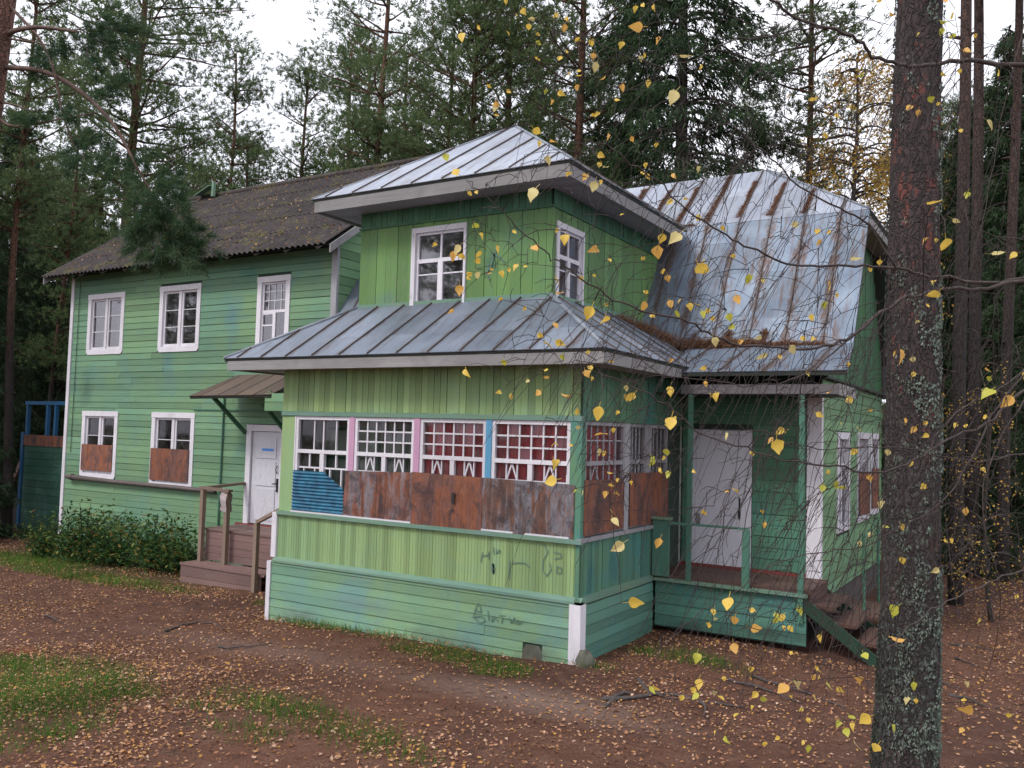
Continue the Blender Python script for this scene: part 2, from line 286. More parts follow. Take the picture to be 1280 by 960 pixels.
def mat_bark(name, low, high, z0, z1, lichen=0, scale=9):
    m, t, b = nodes(name); P = t.nodes.new('ShaderNodeTexCoord').outputs['Object']
    sp = t.nodes.new('ShaderNodeSeparateXYZ'); lk(t, P, sp.inputs[0])
    z = math_(t, 'DIVIDE', math_(t, 'SUBTRACT', sp.outputs['Z'], z0), z1-z0, True)
    v = t.nodes.new('ShaderNodeTexVoronoi'); v.feature = 'DISTANCE_TO_EDGE'; v.inputs['Scale'].default_value = scale
    warp = noise_tex(t, P, 4, 4).outputs['Color']; wv = t.nodes.new('ShaderNodeVectorMath'); wv.operation = 'ADD'
    lk(t, mapped(t, P, (1, 1, .28)), wv.inputs[0]); lk(t, mapped(t, warp, (.22, .22, .22)), wv.inputs[1]); lk(t, wv.outputs[0], v.inputs['Vector'])
    crack = ramp(t, math_(t, 'ADD', v.outputs['Distance'], math_(t, 'MULTIPLY', math_(t, 'SUBTRACT', noise_tex(t, P, 40, 4, .7).outputs['Fac'], .5), .22)), [(.0, 0), (.16, 1)])
    n = noise_tex(t, P, 12, 6, .7).outputs['Fac']
    base = mix(t, ramp(t, math_(t, 'ADD', z, math_(t, 'MULTIPLY', math_(t, 'SUBTRACT', n, .5), .5)), [(.3, 0), (.7, 1)]), low, high)
    base = mix(t, ramp(t, n, [(.35, 0), (.7, .6)]), base, tuple(x*.4 for x in low))
    if lichen:
        l = noise_tex(t, P, 22, 5, .7).outputs['Fac']; l2 = noise_tex(t, P, 2.2, 3).outputs['Fac']
        q = math_(t, 'MULTIPLY', ramp(t, l, [(.52, 0), (.58, 1)]), ramp(t, math_(t, 'SUBTRACT', l2, math_(t, 'MULTIPLY', z, .28)), [(.28, 0), (.5, lichen)]))
        base = mix(t, q, base, (.14, .18, .145))
        rd = noise_tex(t, mapped(t, P, (1, 1, .6), (3, 3, 3)), 7, 4, .6).outputs['Fac']
        base = mix(t, math_(t, 'MULTIPLY', ramp(t, rd, [(.56, 0), (.62, .8)]), ramp(t, z, [(.3, .1), (.8, 1)])), base, (.20, .055, .04))
    col = mix(t, crack, tuple(x*.45 for x in low), base)
    lk(t, col, b.inputs['Base Color']); b.inputs['Roughness'].default_value = .9
    bump(t, b, math_(t, 'ADD', crack, math_(t, 'MULTIPLY', n, 1.2)), .8, .02)
mat_bark('pine_bark_far', (.05, .037, .033), (.20, .09, .05), 2.5, 11, 0, 20)
mat_bark('pine_bark_near', (.05, .043, .042), (.07, .045, .045), 0, 5.5, .8, 26)
mat_bark('pine_bark_left', (.22, .12, .09), (.26, .13, .10), 2, 8, 0, 20)
mat_bark('pine_bark_dark', (.04, .03, .028), (.11, .06, .045), 2, 12, 0, 22)
mat_bark('spruce_bark', (.06, .05, .042), (.07, .055, .045), 0, 8)
mat_bark('birch_bark', (.30, .29, .28), (.36, .34, .33), 0, 8)

# ------------------------------------------------------------------ mesh helpers
class MB:
    def __init__(s): s.v = []; s.f = []
    def quad(s, a, b, c, d):
        n = len(s.v); s.v += [tuple(map(float, a)), tuple(map(float, b)), tuple(map(float, c)), tuple(map(float, d))]; s.f.append((n, n+1, n+2, n+3))
    def poly(s, pts):
        n = len(s.v); s.v += [tuple(map(float, p)) for p in pts]; s.f.append(tuple(range(n, n+len(pts))))
    def hexa(s, p):        # p: 8 points, bottom ring 0-3, top ring 4-7
        n = len(s.v); s.v += [tuple(map(float, q)) for q in p]
        for f in ((0, 3, 2, 1), (4, 5, 6, 7), (0, 1, 5, 4), (1, 2, 6, 5), (2, 3, 7, 6), (3, 0, 4, 7)): s.f.append(tuple(n+i for i in f))
    def box(s, x0, x1, y0, y1, z0, z1):
        s.hexa([(x0, y0, z0), (x1, y0, z0), (x1, y1, z0), (x0, y1, z0), (x0, y0, z1), (x1, y0, z1), (x1, y1, z1), (x0, y1, z1)])
    def beam(s, a, b, wd, th, up=(0, 0, 1)):
        a = np.array(a, float); b = np.array(b, float); d = b-a; d /= np.linalg.norm(d); u = np.array(up, float)
        sd = np.cross(d, u); sd /= np.linalg.norm(sd); u = np.cross(sd, d)
        s.hexa([a-sd*wd/2-u*th/2, a+sd*wd/2-u*th/2, b+sd*wd/2-u*th/2, b-sd*wd/2-u*th/2, a-sd*wd/2+u*th/2, a+sd*wd/2+u*th/2, b+sd*wd/2+u*th/2, b-sd*wd/2+u*th/2])
    def prism(s, pts, nvec):     # flat polygon extruded along nvec
        pts = [np.array(p, float) for p in pts]; nv = np.array(nvec, float); n = len(s.v); k = len(pts)
        s.v += [tuple(p) for p in pts]+[tuple(p+nv) for p in pts]
        s.f.append(tuple(n+i for i in reversed(range(k)))); s.f.append(tuple(n+k+i for i in range(k)))
        for i in range(k): j = (i+1) % k; s.f.append((n+i, n+j, n+k+j, n+k+i))
    def tube(s, pts, rad, seg=6, cap=True):
        pts = [np.array(p, float) for p in pts]; m = len(pts)
        if isinstance(rad, (int, float)): rad = [rad]*m
        n0 = len(s.v); ref = None
        for i, p in enumerate(pts):
            d = pts[min(i+1, m-1)]-pts[max(i-1, 0)]; L = np.linalg.norm(d); d = d/L if L > 1e-9 else np.array((0, 0, 1.))
            if ref is None: ref = np.cross(d, (0, 0, 1.) if abs(d[2]) < .9 else (1., 0, 0))
            a = ref-d*(ref@d); a /= (np.linalg.norm(a)+1e-12); ref = a; b = np.cross(d, a)
            for k in range(seg):
                t = 2*math.pi*k/seg; s.v.append(tuple(p+rad[i]*(math.cos(t)*a+math.sin(t)*b)))
        for i in range(m-1):
            for k in range(seg):
                q = n0+i*seg+k; r = n0+i*seg+(k+1) % seg; s.f.append((q, r, r+seg, q+seg))
        if cap: s.f.append(tuple(n0+k for k in reversed(range(seg)))); s.f.append(tuple(n0+(m-1)*seg+k for k in range(seg)))
    def build(s, name, mat, parent=None, smooth=False, org=(0, 0, 0)):
        me = bpy.data.meshes.new(name); vv = s.v if org == (0, 0, 0) else [(x-org[0], y-org[1], z-org[2]) for x, y, z in s.v]
        me.from_pydata(vv, [], s.f); me.materials.append(MATS[mat])
        if smooth: me.polygons.foreach_set('use_smooth', [True]*len(me.polygons))
        me.update(); o = bpy.data.objects.new(name, me); C.objects.link(o)
        if parent is not None: o.parent = parent
        return o
def big_mesh(name, V, F, mat):     # V (n,3), F (m,k) numpy, k=3 or 4
    me = bpy.data.meshes.new(name); V = np.asarray(V, np.float32); F = np.asarray(F, np.int32); k = F.shape[1]
    me.vertices.add(len(V)); me.vertices.foreach_set('co', V.ravel()); me.loops.add(F.size); me.loops.foreach_set('vertex_index', F.ravel())
    me.polygons.add(len(F)); me.polygons.foreach_set('loop_start', np.arange(0, F.size, k, dtype=np.int32)); me.materials.append(MATS[mat]); me.update(calc_edges=True); return me
def mobj(name, me, parent=None):
    o = bpy.data.objects.new(name, me); C.objects.link(o)
    if parent is not None: o.parent = parent
    return o
def tag(o, label=None, cat=None, group=None, kind=None):
    if label: o['label'] = label
    if cat: o['category'] = cat
    if group: o['group'] = group
    if kind: o['kind'] = kind
    return o
def thing(name, loc, label, cat, group=None):
    o = bpy.data.objects.new(name, None); C.objects.link(o); o.location = tuple(map(float, loc)); o.empty_display_size = .2; return tag(o, label, cat, group)
class Wall:          # local frame of a vertical wall: u along, n outward, z up
    def __init__(s, p, u, n): s.p = np.array(p, float); s.u = np.array(u, float); s.n = np.array(n, float)
    def pt(s, u, n, z): return s.p+s.u*u+s.n*n+np.array((0, 0, z))
    def box(s, mb, u0, u1, n0, n1, z0, z1):
        flip = np.cross(s.u, s.n)[2] < 0      # keep the faces pointing outwards
        P = [s.pt(u0, n0, z0), s.pt(u1, n0, z0), s.pt(u1, n1, z0), s.pt(u0, n1, z0), s.pt(u0, n0, z1), s.pt(u1, n0, z1), s.pt(u1, n1, z1), s.pt(u0, n1, z1)]
        if flip: P = [P[3], P[2], P[1], P[0], P[7], P[6], P[5], P[4]]
        mb.hexa(P)
def minus(a, b, holes):       # interval [a,b] minus holes
    out = [(a, b)]
    for h0, h1 in holes:
        nx = []
        for x, y in out:
            if h1 <= x or h0 >= y: nx.append((x, y)); continue
            if h0 > x: nx.append((x, h0))
            if h1 < y: nx.append((h1, y))
        out = nx
    return [(x, y) for x, y in out if y-x > .02]
def backing(name, W, u0, u1, z0, z1, holes, parent, mat='backing', th=.12, off=0.):
    us = sorted({u0, u1} | {h[0] for h in holes if u0 < h[0] < u1} | {h[1] for h in holes if u0 < h[1] < u1}); mb = MB()
    for a, b in zip(us[:-1], us[1:]):
        hs = [(h[2], h[3]) for h in holes if h[0] < (a+b)/2 < h[1]]
        for c, d in minus(z0, z1, hs): W.box(mb, a, b, off-th, off, c, d)
    return mb.build(name, mat, parent)
def siding(W, u0, u1, z0, z1, pitch, holes, parent, mat, th=.022, off=0., joint=3.2, name='siding_board', ufun=None):
    z = z0; k = 0
    while z < z1-.02:
        zt = min(z+pitch, z1); hs = [(h[0], h[1]) for h in holes if h[2] < zt-.52*pitch and h[3] > z+.52*pitch]
        a, b = (u0, u1) if ufun is None else ufun((z+zt)/2)
        for x, y in minus(a, b, hs):
            cuts = [x]; L = x + random.uniform(.5, 1)*joint
            while L < y-.8: cuts.append(L); L += joint*random.uniform(.8, 1.15)
            cuts.append(y)
            for p, q in zip(cuts[:-1], cuts[1:]):
                mb = MB(); t = th*random.uniform(.85, 1.25); dz = random.uniform(-.002, .002); sg = random.uniform(-.003, .003)
                g = .006
                P = [W.pt(p+.001, off, z+g/2+dz), W.pt(q-.001, off, z+g/2+dz+sg), W.pt(q-.001, off+t, z+g/2+dz+sg), W.pt(p+.001, off+t, z+g/2+dz),
                     W.pt(p+.001, off, zt-g/2+dz), W.pt(q-.001, off, zt-g/2+dz+sg), W.pt(q-.001, off+t*.55, zt-g/2+dz+sg), W.pt(p+.001, off+t*.55, zt-g/2+dz)]
                if np.cross(W.u, W.n)[2] < 0: P = [P[3], P[2], P[1], P[0], P[7], P[6], P[5], P[4]]
                mb.hexa(P); mb.build(name, mat, parent)
        z = zt; k += 1
def upright(W, u0, u1, z0, z1, pitch, holes, parent, mat, th=.02, off=0., name='upright_board', vary=0., zfun=None, gap=.006, bead=False):
    u = u0
    while u < u1-.015:
        ue = min(u+pitch*random.uniform(1-vary, 1+vary), u1)
        for h in holes:
            for e in (h[0], h[1]):
                if u+.03 < e < ue+.03: ue = e
        hs = [(h[2], h[3]) for h in holes if h[0] < ue-.01 and h[1] > u+.01]
        a, b = (z0, z1) if zfun is None else zfun((u+ue)/2)
        if b-a > .05:
            for c, d in minus(a, b, hs):
                mb = MB(); t = th*random.uniform(.7, 1.3)
                if bead:
                    mid = (u+ue)/2; W.box(mb, u+gap/2, mid-.0018, off, off+t, c, d); W.box(mb, mid+.0018, ue-gap/2, off, off+t*.97, c, d)
                else: W.box(mb, u+gap/2, ue-gap/2, off, off+t, c+random.uniform(0, .004), d-random.uniform(0, .004))
                mb.build(name, mat, parent)
        u = ue
def trim(W, name, u0, u1, n0, n1, z0, z1, mat, parent):
    mb = MB(); W.box(mb, u0, u1, n0, n1, z0, z1); return mb.build(name, mat, parent)
def pane(W, u0, u1, z0, z1, parent, n=-.03):
    mb = MB(); j = [random.uniform(-.004, .004) for _ in range(3)]
    mb.quad(W.pt(u0, n+j[0], z0), W.pt(u1, n+j[1], z0), W.pt(u1, n+j[2], z1), W.pt(u0, n+j[0]+j[2]-j[1], z1)); return mb.build('pane', 'glass_upper' if z0 > 4 else 'glass', parent)
HOUSE = thing('wooden_house', (0, 0, 0), 'two-storey green wooden house with glazed veranda, tin roofs and boarded ground floor windows', 'house')

# ================================================================== ground
def g(x, y):
    z = .028*min(0, max(x, -16)) if x < 0 else 0.0
    z += .035*noise.noise(Vector((x*.5, y*.5, 0)))+.012*noise.noise(Vector((x*2.1, y*2.1, 3)))
    if -5.3 < x < .6 and -.9 < y < 0: z += .05*(1+y/.9)
    return z
def axis(lo, hi, fine, far):
    a = list(np.arange(lo, hi+1e-6, fine)); s = fine*1.6; x = hi
    while x < far: x += s; a.append(x); s *= 1.35
    s = fine*1.6; x = lo
    while x > -far: x -= s; a.insert(0, x); s *= 1.35
    return a
xs = axis(-24, 12, .3, 260); ys = axis(-9, 16, .3, 260); gx, gy = len(xs), len(ys)
V = [(x, y, g(x, y) if abs(x) < 40 and abs(y) < 40 else .028*min(0, max(x, -16))) for y in ys for x in xs]
F = [(j*gx+i, j*gx+i+1, (j+1)*gx+i+1, (j+1)*gx+i) for j in range(gy-1) for i in range(gx-1)]
gm = big_mesh('ground', V, F, 'ground'); gm.polygons.foreach_set('use_smooth', [True]*len(gm.polygons)); tag(mobj('ground', gm), kind='structure')

# ================================================================== windows of the main block
def main_window(W, u0, u1, z0, z1, nrow=3, sheet=None, label=None, shrp=False):
    cw = .12; mb = MB()       # casing with clipped lower corners
    def ex(pts): mb.prism([W.pt(u, -.01, z) for u, z in pts], W.n*.045)
    W.box(mb, u0, u0+cw, -.08, .036, z0+cw, z1-cw); W.box(mb, u1-cw, u1, -.08, .036, z0+cw, z1-cw); W.box(mb, u0-.01, u1+.01, -.08, .042, z1-cw, z1)
    ex([(u0+.06, z0), (u1-.06, z0), (u1, z0+.07), (u1, z0+cw), (u0, z0+cw), (u0, z0+.07)])
    win = mb.build('window', 'white_paint', HOUSE)
    if label: win['label'] = label
    a, b, c, d = u0+cw, u1-cw, z0+cw, z1-cw; m = (a+b)/2
    trim(W, 'mullion', m-.035, m+.035, -.07, .012, c, d, 'white_paint', win)
    for p, q in ((a, m-.035), (m+.035, b)):
        sb = MB(); f = .05
        W.box(sb, p, p+f, -.055, -.012, c, d); W.box(sb, q-f, q, -.055, -.012, c, d); W.box(sb, p+f, q-f, -.055, -.012, d-f, d); W.box(sb, p+f, q-f, -.055, -.012, c, c+f+.015)
        sb.build('sash', 'white_paint', win); gb = MB(); h = (d-c-2*f-.015)/nrow; bar = None
        for k in range(1, nrow): trim(W, 'glazing_bar', p+f, q-f, -.048, -.022, c+f+.015+k*h-.009, c+f+.015+k*h+.009, 'white_paint_flat', win)
        for k in range(nrow): pane(W, p+f, q-f, c+f+.015+k*h+.009, c+f+.015+(k+1)*h-.009, win, -.036)
    if sheet:
        mb = MB(); s0, s1, t0, t1, tl = sheet
        mb.prism([W.pt(s0, .045, t0), W.pt(s1, .045, t0-tl), W.pt(s1, .045, t1-tl*.6), W.pt(s0, .045, t1)], W.n*.012); o = mb.build('metal_sheet', 'rust_red', HOUSE); o['label'] = 'rusty iron sheet nailed over the lower half of a window'
    return win
MF = Wall((0, 3, 0), (1, 0, 0), (0, -1, 0))
WL1 = (-15.05, -13.66, 1.42, 3.02); WL2 = (-12.40, -10.94, 1.34, 3.02); WU1 = (-15.05, -13.63, 4.38, 5.85); WU2 = (-12.33, -10.93, 4.38, 5.88); WU3 = (-9.15, -8.20, 4.30, 5.88); DL = (-9.28, -8.15, .72, 2.80)
holes = [WL1, WL2, WU1, WU2, WU3, DL]
def inner(h, m=.06): return [(a+m, b-m, c+m, d-m) for a, b, c, d in h]
fw = backing('front_wall', MF, -15.75, -6.95, -.7, 6.5, inner(holes), HOUSE)
siding(MF, -15.70, -7.07, -.45, 6.35, .142, holes+[(-15.75, -15.65, -1, 7)], fw, 'green_main', joint=3.6)
trim(MF, 'corner_board', -15.77, -15.655, -.02, .045, -.5, 6.3, 'white_paint', HOUSE)
trim(MF, 'corner_board', -7.07, -6.925, -.02, .045, 3.8, 6.35, 'grey_frame', HOUSE)
main_window(MF, *WL1, sheet=(-14.98, -13.78, 1.60, 2.22, .0)); main_window(MF, *WL2, sheet=(-12.36, -11.05, 1.50, 2.21, .0)); main_window(MF, *WU1); main_window(MF, *WU2)
# third upper window: fixed light of small panes over two casements
mb = MB(); u0, u1, z0, z1 = WU3; cw = .12
MF.box(mb, u0, u0+cw, -.08, .036, z0, z1-cw); MF.box(mb, u1-cw, u1, -.08, .036, z0, z1-cw); MF.box(mb, u0-.01, u1+.01, -.08, .042, z1-cw, z1); MF.box(mb, u0+cw, u1-cw, -.08, .03, z0, z0+.05)
wn = mb.build('window', 'white_paint', HOUSE); a, b = u0+cw, u1-cw; zt = 5.15
sb = MB(); MF.box(sb, a, b, -.055, -.012, zt-.03, zt+.03); MF.box(sb, a, a+.04, -.055, -.012, zt+.03, z1-cw); MF.box(sb, b-.04, b, -.055, -.012, zt+.03, z1-cw); MF.box(sb, a+.04, b-.04, -.055, -.012, z1-cw-.04, z1-cw)
m = (a+b)/2; MF.box(sb, m-.04, m+.04, -.055, -.012, z0+.05, zt-.03); MF.box(sb, a, a+.03, -.055, -.012, z0+.05, zt-.03); MF.box(sb, b-.03, b, -.055, -.012, z0+.05, zt-.03); MF.box(sb, a+.03, m-.04, -.05, -.014, zt-.3, zt-.27)
MF.box(sb, a+.03, m-.04, -.049, -.015, zt-.06, zt-.03); sb.build('sash', 'white_paint', wn)
gb = MB()
for k in range(1, 4): MF.box(gb, a+k*(b-a)/4-.008, a+k*(b-a)/4+.008, -.045, -.02, zt+.03, z1-cw-.04)
for k in range(1, 3): MF.box(gb, a+.04, b-.04, -.043, -.022, zt+.03+k*.19, zt+.03+k*.19+.015)
gb.build('glazing_bars', 'white_paint', wn)
for k in range(4): pane(MF, a+k*(b-a)/4+.008, a+(k+1)*(b-a)/4-.008, zt+.03, z1-cw-.04, wn, -.03)
pane(MF, a+.03, m-.04, z0+.05, zt-.3, wn, -.03); pane(MF, a+.03, m-.04, zt-.27, zt-.06, wn, -.031); pane(MF, m+.04, b-.03, z0+.05, zt-.03, wn, -.03)
# other outer walls of the main block
GR = Wall((-6.95, 0, 0), (0, 1, 0), (1, 0, 0)); GL = Wall((-15.75, 0, 0), (0, 1, 0), (-1, 0, 0))
RY, RZ = 6.5, 9.15; EZ, EY = 6.28, 2.45; SL = (RZ-EZ)/(RY-EY)
for nm, WW in (('gable_wall', GR), ('gable_wall', GL)):
    mb = MB(); mb.prism([WW.pt(3.005, -.1, -.7), WW.pt(9.995, -.1, -.7), WW.pt(9.995, -.1, 6.5), WW.pt(6.5, -.1, 8.95), WW.pt(3.005, -.1, 6.5)], WW.n*.1); gw = mb.build(nm, 'backing', HOUSE)
    siding(WW, 3.02, 9.98, 4.0 if WW is GR else -.3, 8.9, .178, [], gw, 'green_right' if WW is GR else 'dark_green_boards', joint=8, name='gable_siding_board', ufun=lambda z: (3.02, 9.98) if z < 6.45 else (3.02+(z-6.45)/SL, 9.98-(z-6.45)/SL))
mb = MB(); mb.box(-15.74, -6.96, 9.9, 10, -.7, 6.5); mb.build('back_wall', 'green_main', HOUSE)
mb = MB(); mb.box(-15.6, -7.1, 3.2, 9.85, 3.4, 3.5); mb.build('upper_floor', 'interior_dark', HOUSE)
mb = MB(); mb.box(-15.6, -7.1, 5.4, 5.5, -.3, 6.4); mb.build('inner_wall', 'interior_dark', HOUSE)
# door on the left with its notice
mb = MB(); MF.box(mb, -9.28, -9.14, -.08, .04, .72, 2.80); MF.box(mb, -8.29, -8.15, -.08, .04, .72, 2.80); MF.box(mb, -9.14, -8.29, -.08, .043, 2.67, 2.80)
mb.build('door_frame', 'white_paint', HOUSE)
dr = trim(MF, 'door', -9.13, -8.30, -.075, -.01, .76, 2.66, 'door_white', HOUSE); dr['label'] = 'white panelled door with a blue notice above the small porch'
for z0_, z1_ in ((.86, 1.5), (1.56, 2.06), (2.12, 2.55)):
    trim(MF, 'panel', -9.0, -8.43, -.009, .006, z0_, z1_, 'door_white', dr)
    mb = MB()
trim(MF, 'notice', -8.83, -8.5, .008, .012, 2.27, 2.32, 'blue_tape', dr)
mb = MB(); MF.box(mb, -8.37, -8.34, 0, .03, 1.45, 1.72); mb.tube([MF.pt(-8.355, .03, 1.62), MF.pt(-8.355, .07, 1.62), MF.pt(-8.44, .07, 1.61)], .012, 5); mb.build('handle', 'black_metal', dr)
mb = MB(); mb.tube([MF.pt(-8.37, .01, 1.98), MF.pt(-8.39, .04, 1.9), MF.pt(-8.37, .01, 1.82)], .01, 5); mb.build('hasp', 'black_metal', dr)
trim(MF, 'threshold', -9.5, -8.15, .001, .05, .72, .765, 'red_kick', HOUSE)
# grey pipe and thin downpipe
mb = MB(); mb.tube([(-15.25, 2.9, 1.41), (-13.5, 2.89, 1.385), (-11.5, 2.9, 1.375), (-10.1, 2.9, 1.36)], [.062, .052, .052, .052], 8); mb.tube([(-15.4, 2.86, 1.42), (-15.2, 2.9, 1.41)], [.05, .085], 8)
mb.build('wall_pipe', 'pipe_paint', HOUSE, True)
mb = MB(); mb.tube([(-10.02, 2.95, 0), (-10.0, 2.95, 3.5)], .02, 6); mb.build('thin_pipe', 'green_post', HOUSE); mb = MB(); mb.tube([(-15.45, 2.96, 2.0), (-15.42, 2.96, 6.2)], .008, 4); mb.build('wall_cable', 'black_metal', HOUSE)
mb = MB(); mb.box(-11.0, -6.95, 2.955, 2.975, 3.08, 3.105); mb.build('cable_batten', 'green_post', HOUSE)

# ------------------------------------------------------------------ slate roof of the main block
roof = MB(); roof.quad((-16.1, EY, EZ-.03), (-6.68, EY, EZ-.03), (-6.68, RY, RZ-.03), (-16.1, RY, RZ-.03)); roof.quad((-16.1, RY, RZ-.03), (-6.68, RY, RZ-.03), (-6.68, 10.55, EZ-.03), (-16.1, 10.55, EZ-.03))
roof = roof.build('slate_roof', 'dark_under', HOUSE)
def slate(x0, x1, t0, t1, side=1):
    L = math.hypot(RY-EY, RZ-EZ); n = int(round((x1-x0)/.15)); mb = MB(); m = n*6; rows = 4
    jz = random.uniform(0, .006); rot = random.uniform(-.012, .012)
    for lay in (0, .01):
        for r in range(rows):
            t = t0+(t1-t0)*r/(rows-1)
            for i in range(m+1):
                x = x0+(x1-x0)*i/m; h = .022*math.cos(2*math.pi*i/6)+lay+jz+.018*(1-(t-t0)/(t1-t0))
                y = EY+(RY-EY)*(t+rot*(x-x0)/L)/L; z = EZ+(RZ-EZ)*(t+rot*(x-x0)/L)/L
                y -= h*math.sin(math.atan(SL)); z += h*math.cos(math.atan(SL))
                if side < 0: y = 2*RY-y
                mb.v.append((x, y, z))
    M = (m+1)*rows
    for r in range(rows-1):
        for i in range(m):
            a_ = r*(m+1)+i; mb.f.append((M+a_, M+a_+1, M+a_+m+2, M+a_+m+1)); mb.f.append((a_+m+1, a_+m+2, a_+1, a_))
    for i in range(m): mb.f.append((i, i+1, M+i+1, M+i))
    for r in range(rows-1): e = r*(m+1)+m; mb.f.append((e, e+m+1, M+e+m+1, M+e)); e = r*(m+1); mb.f.append((e+m+1, e, M+e, M+e+m+1))
    return mb.build('slate_sheet', 'slate', roof)
L = math.hypot(RY-EY, RZ-EZ); nr = 5
for r in range(nr):
    off = .45*(r % 2); x = -16.15-off
    while x < -6.75:
        a_, b_ = max(x, -16.15), min(x+1.05, -6.65)
        if b_-a_ > .25: slate(a_, b_, r*L/nr-.04, (r+1)*L/nr+.1)
        x += 1.05
slate(-16.15, -6.65, -.02, L, -1)
mb = MB(); mb.tube([(-16.17, RY, RZ+.03), (-6.6, RY, RZ+.03)], .09, 8); mb.build('ridge_cap', 'slate', HOUSE, True)
for k in range(11):        # rounded rafter ends under the eave
    x = -15.7+k*.86; mb = MB(); mb.tube([(x, EY+.1, EZ+.0), (x, 3.0, EZ+.36-.03)], .06, 8); mb.build('rafter_end', 'grey_trim', HOUSE)
mb = MB(); mb.prism([(-6.67, EY, EZ-.18), (-6.67, RY, RZ-.18), (-6.67, RY, RZ-.02), (-6.67, EY, EZ-.02)], (.03, 0, 0)); mb.build('barge_board', 'grey_trim', HOUSE)
mb = MB(); mb.prism([(-16.13, EY, EZ-.18), (-16.13, RY, RZ-.18), (-16.13, RY, RZ-.02), (-16.13, EY, EZ-.02)], (-.03, 0, 0)); mb.build('barge_board', 'grey_trim', HOUSE)
# small wrecked roof hatch at the ridge
mb = MB(); mb.beam((-15.45, 6.3, 9.2), (-14.85, 6.3, 9.42), .30, .025, (0, -.3, 1)); mb.beam((-14.8, 6.3, 9.1), (-14.78, 6.3, 9.47), .08, .08, (1, 0, 0)); h_ = mb.build('roof_hatch', 'aqua_trim', HOUSE); h_['label'] = 'broken pale green hatch on the slate ridge'

# ------------------------------------------------------------------ tin roof faces
def clip(poly, a, lo):     # keep points with s>=a (lo) or s<=a
    out = []
    for i in range(len(poly)):
        p, q = poly[i], poly[(i+1) % len(poly)]; ip = (p[0] >= a) if lo else (p[0] <= a); iq = (q[0] >= a) if lo else (q[0] <= a)
        if ip: out.append(p)
        if ip != iq: t = (a-p[0])/(q[0]-p[0]); out.append((a, p[1]+t*(q[1]-p[1])))
    return out
def tin_face(name, pts, spacing, mat, parent=HOUSE, start=.0, th=.012, seam=.028, cross=(), skew=0., seam_mat='seam_rust_shadow'):
    """pts[0]->pts[1] is the eave; panels run up the slope between standing seams, every panel an object"""
    P = [np.array(p, float) for p in pts]; e = P[1]-P[0]; e /= np.linalg.norm(e); n = np.zeros(3)
    for i in range(1, len(P)-1): n += np.cross(P[i]-P[0], P[i+1]-P[0])
    n /= np.linalg.norm(n); n = n if n[2] > 0 else -n
    up = np.cross(n, e); up = up if up[2] > 0 else -up
    st = [((p-P[0])@e - skew*((p-P[0])@up), (p-P[0])@up) for p in P]; to3 = lambda s, t, h=0: P[0]+e*(s+skew*t)+up*t+n*h
    base = MB(); base.prism([to3(s, t, -.05) for s, t in st], n*.045); base = base.build(name, 'dark_under', parent)
    smin = min(s for s, _ in st); smax = max(s for s, _ in st); s = smin+start-spacing
    edges = [0]+list(cross)+[99]
    while s < smax:
        for c0, c1 in zip(edges[:-1], edges[1:]):
            pl = clip(clip(st, s+.002, True), s+spacing-.002, False)
            if len(pl) < 3: continue
            pl = [(t, q) for q, t in pl]; pl = clip(clip(pl, c0+.001, True), c1-.001, False); pl = [(q, t) for t, q in pl]
            if len(pl) < 3: continue
            ar = abs(sum(pl[i][0]*pl[(i+1) % len(pl)][1]-pl[(i+1) % len(pl)][0]*pl[i][1] for i in range(len(pl))))/2
            if ar < .01: continue
            mb = MB(); dh = random.uniform(0, .004)+(.004 if c0 == 0 else 0)
            cs = sum(q[0] for q in pl)/len(pl); ct = sum(q[1] for q in pl)/len(pl); buck = random.uniform(-.012, .02)
            top = [to3(a, b, th+dh) for a, b in pl]; c3 = to3(cs, ct, th+dh+buck); nn = len(mb.v)
            mb.v += [tuple(q) for q in top]+[tuple(c3)]+[tuple(q-n*th) for q in top]; k = len(top)
            for i in range(k): j = (i+1) % k; mb.f.append((nn+i, nn+j, nn+k)); mb.f.append((nn+k+1+i, nn+k+1+j, nn+j, nn+i))
            po = mb.build('roof_panel', mat, base); uvs = [((a-s)/spacing, b) for a, b in pl]; uvs = uvs+[((cs-s)/spacing, ct)]+uvs
            ul = po.data.uv_layers.new(name='UVMap').data
            for lp in po.data.loops: ul[lp.index].uv = uvs[lp.vertex_index]
        for edge in (s+spacing,):
            col = [(a, b) for a, b in st]; ts = []
            for i in range(len(col)):
                p, q = col[i], col[(i+1) % len(col)]
                if (p[0]-edge)*(q[0]-edge) < 0: ts.append(p[1]+(edge-p[0])/(q[0]-p[0])*(q[1]-p[1]))
            if len(ts) >= 2 and max(ts)-min(ts) > .12:
                t0, t1 = min(ts)+.01, max(ts)-.01; mb = MB(); m_ = 4; wob = [random.uniform(-.008, .008) for _ in range(m_+1)]
                for i in range(m_):
                    a0, a1 = t0+(t1-t0)*i/m_, t0+(t1-t0)*(i+1)/m_
                    mb.hexa([to3(edge-.009+wob[i], a0, .01), to3(edge+.009+wob[i], a0, .01), to3(edge+.009+wob[i+1], a1, .01), to3(edge-.009+wob[i+1], a1, .01),
                             to3(edge-.006+wob[i], a0, seam+.01), to3(edge+.006+wob[i], a0, seam+.01), to3(edge+.006+wob[i+1], a1, seam+.01), to3(edge-.006+wob[i+1], a1, seam+.01)])
                mb.build('seam', seam_mat, base)
        s += spacing
    return base
VE = 3.80; VXL, VXR, VYF = -6.0, .52, -.47; TZ = 4.68; TXL, TXR, TY = -4.40, -.93, .80
tin_face('veranda_roof', [(VXL, VYF, VE), (VXR, VYF, VE), (TXR+.01, TY-.01, TZ), (TXL-.01, TY-.01, TZ)], .52, 'tin_old', start=.3, cross=(.55,), skew=.1)
